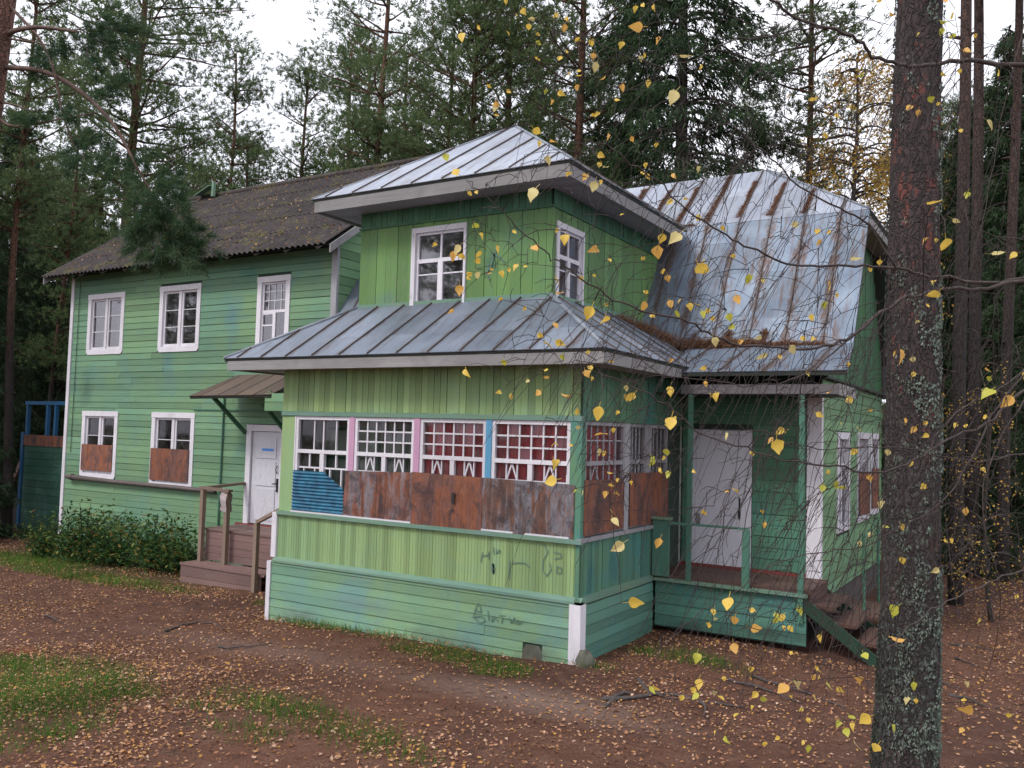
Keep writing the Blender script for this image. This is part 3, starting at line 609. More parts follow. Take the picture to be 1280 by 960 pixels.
tin_face('veranda_roof', [(VXL, 3.0, VE), (VXL, VYF, VE), (TXL-.01, TY-.01, TZ), (TXL-.01, 3.0, TZ)], .6, 'tin_old', start=.3)
tin_face('veranda_roof', [(VXR, VYF, VE), (VXR, 3.2, VE-.02), (TXR+.01, 3.75, TZ), (TXR+.01, TY-.01, TZ)], .55, 'tin_old', start=.3)
tin_face('porch_roof', [(.35, 2.12, 3.70), (2.72, 2.12, 3.70), (2.52, 3.72, 4.22), (.0, 3.72, 4.22)], .62, 'tin_bright', start=.4)
# hip rolls
def roll(a, b, r=.03, mat='tin_old'):
    mat = 'roll_tin'; mb = MB(); mb.tube([a, b], r, 6); return mb.build('hip_roll', mat, HOUSE, True)
roll((VXL, VYF, VE+.02), (TXL, TY, TZ+.03)); roll((VXR, VYF, VE+.02), (TXR, TY, TZ+.03))
# veranda eaves: fascia and soffit boards
def board3(name, mat, *a): mb = MB(); mb.box(*a); return mb.build(name, mat, HOUSE)
board3('fascia_board', 'grey_trim', VXL+.06, VXR-.02, VYF+.02, VYF+.05, 3.63, 3.785); board3('fascia_board', 'grey_trim', VXR-.05, VXR-.02, VYF+.06, 2.1, 3.63, 3.785); board3('fascia_board', 'grey_trim', VXL+.06, VXL+.09, VYF+.06, 2.95, 3.63, 3.785)
for k in range(3): board3('soffit_board', 'soffit_paint', VXL+.1, VXR-.06, VYF+.055+k*.135, VYF+.055+k*.135+.13, 3.655, 3.67)
for k in range(3): board3('soffit_board', 'soffit_paint', .02+k*.148, .02+k*.148+.144, .04, 2.1, 3.655, 3.67)
for k in range(5): board3('soffit_board', 'soffit_paint', VXL+.1+k*.15, VXL+.1+k*.15+.145, .04, 2.95, 3.655, 3.67)
# tower roof
TE = 6.36; TOL, TOR, TOF = -4.98, -.36, .24; AX, AY, AZ = -2.66, 2.55, 7.90
tin_face('tower_roof', [(TOL, TOF, TE), (TOR, TOF, TE), (AX, AY, AZ)], .56, 'tin_tower', start=.3, cross=(1.25,), skew=.1)
tin_face('tower_roof', [(TOR, TOF, TE), (TOR, 4.6, TE), (AX, 6.2, AZ), (AX, AY, AZ)], .56, 'tin_tower', start=.3)
tin_face('tower_roof', [(TOL, 4.2, TE), (TOL, TOF, TE), (AX, AY, AZ), (AX, 6.0, AZ)], .56, 'tin_tower', start=.3)
roll((TOL, TOF, TE+.02), (AX, AY, AZ+.02), .02, 'tin_tower'); roll((TOR, TOF, TE+.02), (AX, AY, AZ+.02), .025, 'tin_tower')
board3('fascia_board', 'grey_trim', TOL+.05, TOR-.03, TOF+.02, TOF+.05, TE-.20, TE-.02); board3('fascia_board', 'grey_trim', TOR-.06, TOR-.03, TOF+.055, 4.4, TE-.20, TE-.02); board3('fascia_board', 'grey_trim', TOL+.05, TOL+.08, TOF+.055, 3.0, TE-.20, TE-.02)
for k in range(4): board3('soffit_board', 'soffit_paint', TOL+.09, TOR-.07, TOF+.055+k*.128, TOF+.055+k*.128+.125, TE-.165, TE-.15)
for k in range(4): board3('soffit_board', 'soffit_paint', TXR+.03+k*.118, TXR+.03+k*.118+.115, .82, 4.4, TE-.165, TE-.15)
for k in range(4): board3('soffit_board', 'soffit_paint', TOL+.09+k*.118, TOL+.09+k*.118+.115, .82, 3.0, TE-.165, TE-.15)
# wing (mansard) roof
K0, K1, KM = (3.68, 4.20), (5.0, 6.50), 5.0; WX = 2.52; RDY, RDZ, RDX = 6.45, 7.80, .48
tin_face('wing_roof', [(TXR-.02, 3.68, 4.20), (WX, 3.68, 4.20), (WX, 5.0, 6.50), (TXR-.02, 5.0, 6.50)], .56, 'tin_bright', start=.24, cross=(.55, 1.5, 2.2))
tin_face('wing_roof', [(-6.93, 2.75, 4.60), (TXL+.02, 2.75, 4.60), (TXL+.02, 4.1, 6.50), (-6.93, 4.1, 6.50)], .62, 'tin_old', start=.35, cross=(.9,))
tin_face('wing_roof', [(-6.93, 5.0, 6.50), (WX, 5.0, 6.50), (RDX, RDY, RDZ), (-6.93, RDY, RDZ)], .56, 'tin_tower', start=.62, cross=(1.0,))
tin_face('wing_roof', [(WX, 5.0, 6.50), (WX, 7.9, 6.50), (RDX, RDY, RDZ)], .6, 'tin_bright', start=.4)
tin_face('wing_roof', [(WX, 7.9, 6.50), (-6.93, 7.9, 6.50), (-6.93, RDY, RDZ), (RDX, RDY, RDZ)], .8, 'tin_bright', start=.4)
tin_face('wing_roof', [(WX, 9.2, 4.20), (-6.93, 9.2, 4.20), (-6.93, 7.9, 6.50), (WX, 7.9, 6.50)], .8, 'tin_bright', start=.4)
roll((WX, 5.0, 6.52), (RDX, RDY, RDZ+.02), .025, 'tin_tower')
board3('wing_attic_wall', 'backing', -6.9, -4.45, 4.1, 4.2, 3.7, 6.5) if False else None
mb = MB(); mb.prism([(WX-.03, 3.68, 4.12), (WX-.03, 5.0, 6.40), (WX-.03, 5.06, 6.48), (WX-.03, 3.72, 4.2)], (.025, 0, 0)); mb.build('barge_board', 'roll_tin', HOUSE)
board3('barge_board', 'grey_trim', WX-.06, WX-.03, 5.02, 7.9, 6.33, 6.47); board3('soffit_board', 'soffit_paint', 2.14, WX-.06, 5.0, 7.9, 6.34, 6.36)
mb = MB(); mb.box(-.4, WX, 3.60, 3.68, 4.10, 4.17); mb.build('gutter_board', 'grey_trim', HOUSE)
# porch front fascia
board3('fascia_board', 'soffit_dark', .45, 2.6, 2.22, 2.26, 3.41, 3.54); board3('fascia_board', 'grey_trim', 2.56, 2.6, 2.262, 3.45, 3.40, 3.55)
for k in range(7): board3('ceiling_board', 'dark_under', .03, 2.55, 2.27+k*.175, 2.27+k*.175+.17, 3.42, 3.44)

# ------------------------------------------------------------------ tower walls
TF = Wall((0, TY, 0), (1, 0, 0), (0, -1, 0)); TS = Wall((TXR, 0, 0), (0, 1, 0), (1, 0, 0)); TL = Wall((TXL, 0, 0), (0, 1, 0), (-1, 0, 0))
WT = (-3.36, -2.35, 4.66, 5.86); WS = (.88, 1.72, 4.66, 5.76)
t1 = backing('tower_wall', TF, TXL+.11, TXR-.11, 4.3, 6.30, inner([WT], .03), HOUSE, th=.1)
upright(TF, TXL, TXR, TZ, 5.95, .19, [WT], t1, 'green_tower', vary=.25, name='wide_board')
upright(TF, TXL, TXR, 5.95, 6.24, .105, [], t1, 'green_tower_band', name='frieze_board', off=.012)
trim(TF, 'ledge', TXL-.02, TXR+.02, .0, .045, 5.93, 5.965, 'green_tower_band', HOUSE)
t2 = backing('tower_wall', TS, TY, 5.0, 4.3, 6.30, inner([WS], .03), HOUSE, th=.1)
upright(TS, TY, 4.6, TZ-.1, 5.95, .16, [WS], t2, 'green_tower', vary=.2, name='wide_board')
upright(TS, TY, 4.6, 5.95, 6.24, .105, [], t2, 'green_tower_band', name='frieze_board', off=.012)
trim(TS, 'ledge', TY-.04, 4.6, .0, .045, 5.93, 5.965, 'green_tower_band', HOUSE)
t3 = backing('tower_wall', TL, TY, 4.6, 4.3, 6.30, [], HOUSE, 'green_tower', th=.1)
trim(TF, 'flashing', TXL-.01, TXR+.01, .024, .034, TZ-.06, TZ+.055, 'aqua_trim', HOUSE); trim(TS, 'flashing', TY-.03, 4.2, .024, .034, TZ-.06, TZ+.055, 'aqua_trim', HOUSE)
board3('corner_strip', 'green_tower', TXR-.01, TXR+.028, TY-.028, TY+.01, TZ, 5.93)
board3('inner_wall', 'interior_dark', TXL+.1, TXR-.1, 3.2, 3.3, 4.3, 6.3); board3('attic_floor', 'interior_dark', TXL+.1, TXR-.1, .9, 3.2, 4.3, 4.4)
def tower_window(W, h, mirror=False):
    u0, u1, z0, z1 = h; c = .075; mb = MB()
    W.box(mb, u0, u0+c, -.07, .045, z0, z1); W.box(mb, u1-c*.5, u1, -.07, .045, z0, z1); W.box(mb, u0+c, u1-c*.5, -.07, .04, z1-.08, z1); W.box(mb, u0+c, u1-c*.5, -.07, .03, z0, z0+.04)
    wn = mb.build('window', 'white_paint', HOUSE); a, b, lo, hi = u0+c, u1-c*.5, z0+.04, z1-.08; m = a+(b-a)*.5; zt = lo+(hi-lo)*.60
    sb = MB(); W.box(sb, a, b, -.05, 0, zt-.03, zt+.03); W.box(sb, a, a+.04, -.048, -.002, zt+.03, hi); W.box(sb, b-.04, b, -.048, -.002, zt+.03, hi); W.box(sb, a+.04, b-.04, -.048, -.002, hi-.035, hi)
    W.box(sb, m-.045, m+.045, -.05, 0, lo, zt-.03); W.box(sb, m-.014, m+.014, -.045, -.01, zt+.03, hi-.035); W.box(sb, a, a+.035, -.048, -.002, lo, zt-.03); W.box(sb, b-.035, b, -.048, -.002, lo, zt-.03)
    W.box(sb, a+.035, m-.045, -.047, -.003, lo, lo+.03); W.box(sb, m+.045, b-.035, -.047, -.003, lo, lo+.03); sb.build('sash', 'white_paint', wn)
    zb = lo+(zt-lo)*.68; gb = MB(); W.box(gb, a+.035, m-.045, -.042, -.012, zb-.01, zb+.01); W.box(gb, m+.045, b-.035, -.042, -.012, zb-.01, zb+.01); gb.build('glazing_bars', 'white_paint', wn)
    for p, q, r_, s_ in ((a+.04, m-.014, zt+.03, hi-.035), (m+.014, b-.04, zt+.03, hi-.035), (a+.035, m-.045, lo+.03, zb-.01), (a+.035, m-.045, zb+.01, zt-.03), (m+.045, b-.035, lo+.03, zb-.01), (m+.045, b-.035, zb+.01, zt-.03)):
        pane(W, p, q, r_, s_, wn, -.03)
tower_window(TF, WT); tower_window(TS, WS)

# ------------------------------------------------------------------ veranda
VF = Wall((0, 0, 0), (1, 0, 0), (0, -1, 0)); VS = Wall((0, 0, 0), (0, 1, 0), (1, 0, 0)); VL = Wall((-5.15, 0, 0), (0, 1, 0), (-1, 0, 0))
VX = -5.15; FW4 = [(-4.85, -3.77), (-3.67, -2.58), (-2.48, -1.39), (-1.30, -.14)]; SW = [(.08, 1.28), (1.43, 2.02), (2.18, 2.86)]
hf = [(a, b, 1.5, 2.95) for a, b in FW4]; hs_ = [(a, b, 1.52, 2.96) for a, b in SW]
v1 = backing('veranda_wall', VF, VX, -.0, -.5, 3.72, inner(hf, .02), HOUSE, th=.09); v2 = backing('veranda_wall', VS, .09, 3.42, -.5, 3.72, inner(hs_, .02), HOUSE, th=.09)
v3 = backing('veranda_wall', VL, .0, 2.98, -.5, 3.72, [], HOUSE, th=.09)
siding(VL, .02, 2.95, .0, 3.6, .178, [], v3, 'green_right', joint=9, name='side_siding_board')
upright(VF, VX+.0, 0, 3.02, 3.66, .107, [], v1, 'green_front_upright'); upright(VF, VX, -4.87, 1.5, 2.95, .14, [], v1, 'green_front_upright')
upright(VF, VX+.0, -.03, .79, 1.44, .098, [], v1, 'green_front_upright', bead=True, th=.012, gap=.003)
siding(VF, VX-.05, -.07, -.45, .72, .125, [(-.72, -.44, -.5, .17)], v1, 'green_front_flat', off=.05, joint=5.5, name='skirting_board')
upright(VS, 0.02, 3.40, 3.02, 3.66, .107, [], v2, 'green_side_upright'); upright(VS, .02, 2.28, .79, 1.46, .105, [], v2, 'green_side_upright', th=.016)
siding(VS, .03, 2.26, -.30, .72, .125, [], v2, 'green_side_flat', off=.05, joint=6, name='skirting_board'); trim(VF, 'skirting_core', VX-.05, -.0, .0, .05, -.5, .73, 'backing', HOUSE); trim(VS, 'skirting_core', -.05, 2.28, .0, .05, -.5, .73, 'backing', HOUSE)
for W_, a, b in ((VF, VX-.03, .085), (VS, -.085, 2.28)):
    trim(W_, 'ledge', a, b, .0, .085, .725, .755, 'aqua_trim', HOUSE)
    mb = MB(); P = [W_.pt(a, 0, .756), W_.pt(b, 0, .756), W_.pt(b, .083, .756), W_.pt(a, .083, .756), W_.pt(a, 0, .80), W_.pt(b, 0, .80), W_.pt(b, .022, .80), W_.pt(a, .022, .80)]
    mb.hexa(P if W_ is VF else [P[3], P[2], P[1], P[0], P[7], P[6], P[5], P[4]]); mb.build('drip_board', 'aqua_trim', HOUSE)
trim(VF, 'sill_board', VX, .06, .0, .065, 1.445, 1.50, 'aqua_trim', HOUSE); trim(VS, 'sill_board', -.063, 3.0, .0, .063, 1.465, 1.515, 'grey_frame', HOUSE)
trim(VF, 'sill_strip', -4.87, -.12, .0, .05, 1.502, 1.525, 'white_paint_flat', HOUSE)
trim(VF, 'head_board', VX, .04, .0, .04, 2.955, 3.02, 'aqua_trim', HOUSE); trim(VS, 'head_board', -.035, 3.4, .0, .035, 2.965, 3.02, 'green_side_upright', HOUSE)
mb = MB(); mb.box(-.135, .03, -.032, .0, 1.502, 2.954); mb.box(.0, .03, .0, .078, 1.517, 2.964); mb.build('corner_post', 'green_side_upright', HOUSE)
mb = MB(); mb.box(-.03, .022, -.026, -.0, .8, 1.444); mb.build('corner_post', 'green_side_upright', HOUSE)
mb = MB(); mb.box(-.07, .055, -.085, -.05, -.35, .724); mb.box(.055, .09, -.085, .06, -.35, .724); o = mb.build('corner_board', 'white_paint', HOUSE)
mb = MB(); mb.box(VX-.13, VX-.05, -.088, -.02, -.5, .73); mb.build('corner_board', 'white_paint', HOUSE); mb = MB(); mb.box(VX-.1, VX+.0, -.05, .02, .79, 1.47); mb.build('corner_board', 'white_paint', HOUSE)
for (a, b), c in zip(((-3.77, -3.67), (-2.58, -2.48), (-1.39, -1.30)), ('pink_post', 'pink_post', 'blue_post')): trim(VF, 'window_post', a, b, -.06, .03, 1.527, 2.954, c, HOUSE)
trim(VF, 'window_post', -4.87, -4.85, -.06, .025, 1.527, 2.954, 'white_paint', HOUSE)
for a, b in ((1.28, 1.43), (2.02, 2.18)): trim(VS, 'window_post', a, b, -.06, .02, 1.517, 2.964, 'grey_frame', HOUSE)
def bars(W, gb, us, zs, u0, u1, z0, z1, hw=.011):
    for u in us: W.box(gb, u-hw, u+hw, -.04, -.012, z0, z1)
    for z in zs: W.box(gb, u0, u1, -.038, -.014, z-hw, z+hw)
def ver_window(W, u0, u1, z0, z1, kind, mat):
    f = .05; mb = MB(); zt = z0+(z1-z0)*.635
    W.box(mb, u0, u0+f, -.06, .015, z0, z1); W.box(mb, u1-f, u1, -.06, .015, z0, z1); W.box(mb, u0+f, u1-f, -.06, .013, z1-f, z1); W.box(mb, u0+f, u1-f, -.06, .013, z0, z0+f); W.box(mb, u0+f, u1-f, -.06, .012, zt-.035, zt+.02)
    wn = mb.build('window', mat, HOUSE); a, b, hi = u0+f, u1-f, z1-f; gb = MB(); m = (a+b)/2
    if kind == 'grid':
        nc = 6; us = [a+(b-a)*k/nc for k in range(1, nc)]; zs = [zt+.02+(hi-zt-.02)*k/3 for k in (1, 2)]
        bars(W, gb, us, zs, a, b, zt+.02, hi)
        U = [a]+us+[b]; Z = [zt+.02]+zs+[hi]
        for i in range(nc):
            for j in range(3): pane(W, U[i], U[i+1], Z[j], Z[j+1], wn, -.026)
        W.box(gb, m-.035, m+.035, -.05, .008, z0+f, zt-.035)
        for p, q in ((a, m-.035), (m+.035, b)):
            w3 = (q-p)/3; bars(W, gb, [p+w3, p+2*w3], [z0+f+.45, z0+f+.6], p, q, z0+f, zt-.035, .009)
            for s1, s2 in ((p+w3, p+1.5*w3), (p+2*w3, p+1.5*w3)): gb.prism([W.pt(s1-.01, -.036, zt-.26), W.pt(s1+.012, -.036, zt-.26), W.pt(s2+.01, -.036, zt-.04), W.pt(s2-.012, -.036, zt-.04)], W.n*.02)
            pane(W, p, q, z0+f, zt-.035, wn, -.03)
    elif kind == 'plain':
        bars(W, gb, [a+(b-a)*.31, a+(b-a)*.5, a+(b-a)*.76], [], a, b, zt+.02, hi, .009); W.box(gb, m-.04, m+.04, -.05, .008, z0+f, zt-.035)
        for p, q in ((a, m-.04), (m+.04, b)): bars(W, gb, [(p+q)/2], [zt-.25], p, q, zt-.25, zt-.035, .012); bars(W, gb, [p+(q-p)*.25, p+(q-p)*.75], [], p, q, z0+f, zt-.25, .01)
        pane(W, a+(b-a)*.5, a+(b-a)*.76, zt+.02, hi, wn); pane(W, a, a+(b-a)*.31, zt+.02, hi, wn); pane(W, a+(b-a)*.31, a+(b-a)*.5, zt+.02, hi, wn); pane(W, a, m-.04, z0+f, zt-.035, wn)
    else:
        nc = kind; us = [a+(b-a)*k/nc for k in range(1, nc)]; bars(W, gb, us, [zt+.02+(hi-zt)*.55] if nc > 4 else [], a, b, zt+.02, hi, .009); bars(W, gb, us, [], a, b, z0+f, zt-.035, .009)
        U = [a]+us+[b]
        for i in range(nc): pane(W, U[i], U[i+1], zt+.02, hi, wn, -.026); pane(W, U[i], U[i+1], z0+f, zt-.035, wn, -.028)
        if nc > 4:
            s = a+(b-a)*.28
            for s1, s2 in ((s-.13, s), (s+.13, s)): gb.prism([W.pt(s1-.01, -.036, zt-.26), W.pt(s1+.012, -.036, zt-.26), W.pt(s2+.01, -.036, zt-.04), W.pt(s2-.012, -.036, zt-.04)], W.n*.02)
    gb.build('glazing_bars', mat, wn); return wn
ver_window(VF, *FW4[0], 1.527, 2.95, 'plain', 'white_paint')
for a, b in FW4[1:]: ver_window(VF, a, b, 1.527, 2.95, 'grid', 'white_paint')
for (a, b), n_ in zip(SW, (6, 4, 4)): ver_window(VS, a, b, 1.527, 2.96, n_, 'grey_frame')
def sheet(W, pts, mat, label, n=.035, th=.006, wave=0.02):
    """buckled iron sheet: a grid between its four corners"""
    (a0, b0), (a1, b1), (a2, b2), (a3, b3) = pts; nu, nv = 14, 6; mb = MB(); sd = random.uniform(0, 50)
    for lay in (0, th):
        for j in range(nv+1):
            for i in range(nu+1):
                s, t = i/nu, j/nv; u = (1-t)*((1-s)*a0+s*a1)+t*((1-s)*a3+s*a2); z = (1-t)*((1-s)*b0+s*b1)+t*((1-s)*b3+s*b2)
                mb.v.append(tuple(W.pt(u, n+lay+wave*abs(noise.noise(Vector((s*3+sd, t*2, 0)))), z)))
    M = (nu+1)*(nv+1); flip = np.cross(W.u, W.n)[2] < 0
    for j in range(nv):
        for i in range(nu):
            a = j*(nu+1)+i; q = (a, a+1, a+nu+2, a+nu+1); mb.f.append(tuple(M+x for x in q)); mb.f.append(q[::-1])
    for i in range(nu): mb.f.append((i+1, i, M+i, M+i+1)); a = nv*(nu+1)+i; mb.f.append((a, a+1, M+a+1, M+a))
    for j in range(nv): a = j*(nu+1); mb.f.append((a, a+nu+1, M+a+nu+1, M+a)); a += nu; mb.f.append((a+nu+1, a, M+a, M+a+nu+1))
    o = mb.build('metal_sheet', mat, HOUSE); o['label'] = label; return o
sheet(VF, [(-3.82, 1.54), (-2.55, 1.49), (-2.56, 2.20), (-3.80, 2.17)], 'rust_brown', 'rusty brown iron sheet over the second veranda window', .032)
s2_ = sheet(VF, [(-2.57, 1.49), (-1.41, 1.47), (-1.40, 2.19), (-2.57, 2.21)], 'rust_red', 'rusty red iron sheet with a torn hole over the third veranda window', .045)
sheet(VF, [(-1.43, 1.46), (-.06, 1.49), (-.05, 2.17), (-1.42, 2.19)], 'rust_grey', 'grey and brown iron sheet over the fourth veranda window', .035)
mb = MB(); mb.prism([VF.pt(-1.86+dx, .078, 1.86+dz) for dx, dz in ((-.015, 0), (.0, -.05), (.035, -.03), (.03, .03), (.045, .1), (.01, .12), (-.01, .07))], VF.n*.004); mb.prism([VF.pt(-1.86+dx, .078, 1.72+dz) for dx, dz in ((0, 0), (.03, 0), (.03, .03), (.0, .03))], VF.n*.004); mb.build('torn_hole', 'black_metal', s2_)
sheet(VS, [(.05, 1.535), (1.25, 1.55), (1.23, 2.20), (.05, 2.23)], 'rust_red', 'rust red iron sheet on the side of the veranda beside the corner', .03); sheet(VS, [(1.44, 1.55), (2.86, 1.52), (2.85, 2.26), (1.44, 2.28)], 'rust_red', 'rust red iron sheet on the side of the veranda beside the porch', .03)
# blue corrugated plastic over the first window
mb = MB(); top = lambda u: 2.13 if u < -4.22 else 2.13-(u+4.22)/.40*.24; nz = 72
for i in range(nz+1):
    z = 1.53+.6*i/nz; a = -4.86; b = -3.83 if z <= 1.89 else -3.83-(z-1.89)/.24*.40
    h = .034+.009*math.sin(2*math.pi*i/6)
    mb.v += [tuple(VF.pt(a, h, z)), tuple(VF.pt(b, h, z))]
for i in range(nz): mb.f.append((2*i, 2*i+1, 2*i+3, 2*i+2))
m, t, b = nodes('blue_plastic'); n = noise_tex(t, pos(t), 9, 6).outputs['Fac']; lk(t, ramp(t, n, [(.35, (.006, .06, .13)), (.65, (.015, .16, .27))]), b.inputs['Base Color']); b.inputs['Roughness'].default_value = .35
o = mb.build('corrugated_sheet', 'blue_plastic', HOUSE, True); o['label'] = 'blue corrugated plastic sheet with a cut corner over the first veranda window'
# inside of the veranda and the wing
board3('inner_wall', 'inside_wall', -5.04, -.1, .86, .92, .66, 3.67); board3('veranda_floor', 'interior_dark', -5.05, -.1, .1, 3.4, .55, .65); board3('veranda_ceiling', 'inside_wall', -5.05, -.1, .1, 3.4, 3.68, 3.71)  # pale inner wall added close behind the panes to brighten the interior
for k in range(6): board3('inner_stud', 'green_side_upright', -5.0+k*.55, -4.94+k*.55, .72, .78, .65, 3.67)
for z_ in (1.3, 2.3, 2.75): board3('inner_rail', 'green_side_upright', -5.0, -1.4, .782, .81, z_, z_+.04)
# ventilation hatch in the skirting
mb = MB(); mb.prism([VF.pt(-.715, .015, -.25), VF.pt(-.445, .015, -.25), VF.pt(-.445, .015, .09), VF.pt(-.49, .015, .15), VF.pt(-.67, .015, .15), VF.pt(-.715, .015, .09)], VF.n*.05); mb.build('vent_hatch', 'stone', HOUSE)
# faint scribbles on the paint
def scribble(W, strokes, n, r=.006):
    mb = MB()
    for s in strokes:
        for (a, b), (c, d) in zip(s[:-1], s[1:]):
            dx, dz = c-a, d-b; l = math.hypot(dx, dz)+1e-9; ox, oz = -dz/l*r, dx/l*r
            mb.quad(W.pt(a+ox, n, b+oz), W.pt(c+ox, n, d+oz), W.pt(c-ox, n, d-oz), W.pt(a-ox, n, b-oz))
    o = mb.build('graffiti', 'soft_scribble', HOUSE); return o
def px_u(W, pts):     # pixels of the photo onto the veranda front
    out = []
    for x, y in pts:
        d = FW*FPX+RT*(x-640)-UP*(y-480); k = (W.p-CAM)@W.n/(d@W.n); q = CAM+d*k; out.append((q@W.u, q[2]))
    return out
S_ = lambda l: px_u(VF, l)
scribble(VF, [S_([(604, 690), (602, 703)]), S_([(604, 695), (612, 693)]), S_([(612, 689), (612, 699)]), S_([(618, 684), (619, 693)]), S_([(622, 686), (622, 692), (626, 687), (626, 692)]),
              S_([(638, 700), (638, 724)]), S_([(640, 704), (648, 703), (658, 704), (663, 710)]), S_([(681, 680), (686, 690), (680, 700), (679, 712), (684, 720), (690, 712), (688, 704)]), S_([(693, 690), (702, 692), (703, 697), (694, 698)]), S_([(697, 708), (703, 710), (703, 716), (697, 716), (697, 708)])], .0225, .007)
scribble(VF, [S_([(617, 704), (619, 710), (618, 717), (616, 711), (617, 704)]), S_([(618, 705), (618, 716)])], .0235, .012)
scribble(VF, [S_([(596, 768), (600, 755), (603, 753), (606, 764), (598, 762)]), S_([(595, 770), (606, 769), (611, 775), (604, 778), (596, 770)]), S_([(614, 762), (615, 775)]), S_([(619, 768), (619, 776), (623, 770), (627, 776)]), S_([(628, 768), (636, 769)]), S_([(632, 769), (631, 778)]), S_([(640, 770), (643, 778), (647, 771), (648, 779)]), S_([(651, 773), (651, 779), (657, 776)])], .0775, .008)
scribble(TF, [px_u(TF, [(621, 313), (618, 322), (613, 338)]), px_u(TF, [(615, 322), (620, 318), (628, 324), (632, 328)]), px_u(TF, [(612, 330), (610, 342), (614, 350)])], .03, .014)

# ------------------------------------------------------------------ wing walls and porch
PB = Wall((0, 3.5, 0), (1, 0, 0), (0, -1, 0)); RW = Wall((2.1, 0, 0), (0, 1, 0), (1, 0, 0)); DP = (.25, 1.04, .84, 2.86)
p1 = backing('porch_wall', PB, 0.0, 2.1, -.3, 4.1, [], HOUSE)
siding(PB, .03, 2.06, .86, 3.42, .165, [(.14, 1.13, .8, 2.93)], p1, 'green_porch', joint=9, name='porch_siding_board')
mb = MB(); mb.box(-6.93, -.0, 3.5, 3.6, -.5, 4.05); mb.build('inner_wall', 'inside_wall', HOUSE)
mb = MB(); PB.box(mb, .16, .25, .0, .03, .84, 2.92); PB.box(mb, 1.04, 1.12, .0, .03, .84, 2.92); PB.box(mb, .25, 1.04, .0, .032, 2.85, 2.92); mb.build('door_frame', 'door_white', HOUSE)
dr = trim(PB, 'door', .255, 1.035, .001, .024, .86, 2.845, 'door_white', HOUSE); dr['label'] = 'plain white door at the back of the right porch'
mb = MB(); PB.box(mb, .93, .955, .024, .04, 1.58, 1.9); mb.tube([PB.pt(.94, .04, 1.72), PB.pt(.94, .075, 1.72), PB.pt(.94, .075, 1.62)], .012, 5); mb.build('handle', 'black_metal', dr)
mb = MB(); PB.box(mb, .26, .33, .0245, .028, 1.45, 1.62); mb.build('paper_notice', 'grey_trim', dr)
trim(PB, 'kick_board', .0, 2.1, .001, .035, .80, .858, 'red_kick', HOUSE)
trim(PB, 'corner_board', 1.93, 2.105, .024, .05, .62, 3.46, 'white_paint', HOUSE); board3('corner_board', 'white_paint', 2.106, 2.135, 3.452, 3.56, .62, 3.46)
RWH = [(4.62, 5.62, 1.36, 2.94), (6.34, 7.50, 1.40, 2.96), (7.66, 8.55, 1.44, 2.96)]
r1 = backing('side_wall', RW, 3.5, 9.0, .45, 3.72, inner(RWH, .05), HOUSE)
siding(RW, 3.57, 9.0, .48, 3.70, .165, RWH, r1, 'green_right', joint=9, name='wing_siding_board')
def rwin(h, sh):
    u0, u1, z0, z1 = h; c = .11; mb = MB(); W = RW
    W.box(mb, u0, u0+c, -.06, .04, z0, z1); W.box(mb, u1-c, u1, -.06, .04, z0, z1); W.box(mb, u0+c, u1-c, -.06, .04, z1-c, z1); W.box(mb, u0+c, u1-c, -.06, .04, z0, z0+c); wn = mb.build('window', 'white_paint', HOUSE)
    a, b, lo, hi = u0+c, u1-c, z0+c, z1-c; gb = MB(); bars(W, gb, [a+(b-a)*k/6 for k in (1, 2, 3, 4, 5)], [lo+(hi-lo)*.7], a, b, lo+(hi-lo)*.62, hi, .01); m = (a+b)/2; W.box(gb, m-.04, m+.04, -.05, .0, lo, lo+(hi-lo)*.62); gb.build('glazing_bars', 'white_paint', wn)
    pane(W, a, m, lo, hi, wn); pane(W, m, b, lo, hi, wn)
    if sh: sheet(W, [(u0+.03, z0+.12), (u1-.03, z0+.1), (u1-.03, z0+.85), (u0+.03, z0+.87)], 'rust_red', 'rusty sheet on a window of the right wall', .045)
for h, s in zip(RWH, (False, True, True)): rwin(h, s)
trim(RW, 'belt_flashing', 3.4, 9.02, .0, .12, 3.705, 3.74, 'dark_under', HOUSE)
mb = MB(); gp = [(3.56, 3.75), (9.0, 3.75), (9.0, 4.4), (7.9, 6.35), (5.02, 6.35), (3.76, 4.2)]
mb.prism([RW.pt(u, -.1, z) for u, z in gp], RW.n*.1); ga = mb.build('wing_gable', 'backing', HOUSE)
upright(RW, 3.6, 8.98, 3.75, 6.3, .15, [], ga, 'green_gable', vary=.15, zfun=lambda u: (3.75, min(6.33, 4.15+(u-3.7)*1.70, 4.25+(9.0-u)*1.7)), name='gable_board')
board3('foundation', 'concrete', 2.0, 2.08, 3.5, 9, -.4, .47); board3('back_wall', 'green_main', -6.9, 2.09, 8.95, 9.05, -.4, 4.3)
# grey rear annexe, upper storey on posts
AN = Wall((0, 9.1, 0), (1, 0, 0), (0, -1, 0)); a1_ = backing('rear_annexe_wall', AN, 1.2, 2.7, 3.66, 6.1, [], HOUSE, 'grey_boards', th=.1)
upright(AN, 1.2, 2.7, 3.66, 6.15, .15, [], a1_, 'grey_boards', vary=.1, name='annexe_board'); board3('rear_annexe_side', 'grey_boards', 2.6, 2.7, 9.1, 12, 3.66, 6.1)
board3('annexe_post', 'pink_wood', 2.35, 2.47, 9.2, 9.32, -.2, 3.65); board3('annexe_post', 'pink_wood', 2.1, 2.22, 11.8, 11.92, -.2, 3.65)
tin_face('annexe_roof', [(2.9, 8.8, 6.0), (2.9, 12.2, 6.0), (1.2, 12.2, 6.9), (1.2, 8.8, 6.9)], .7, 'tin_dark', start=.4)
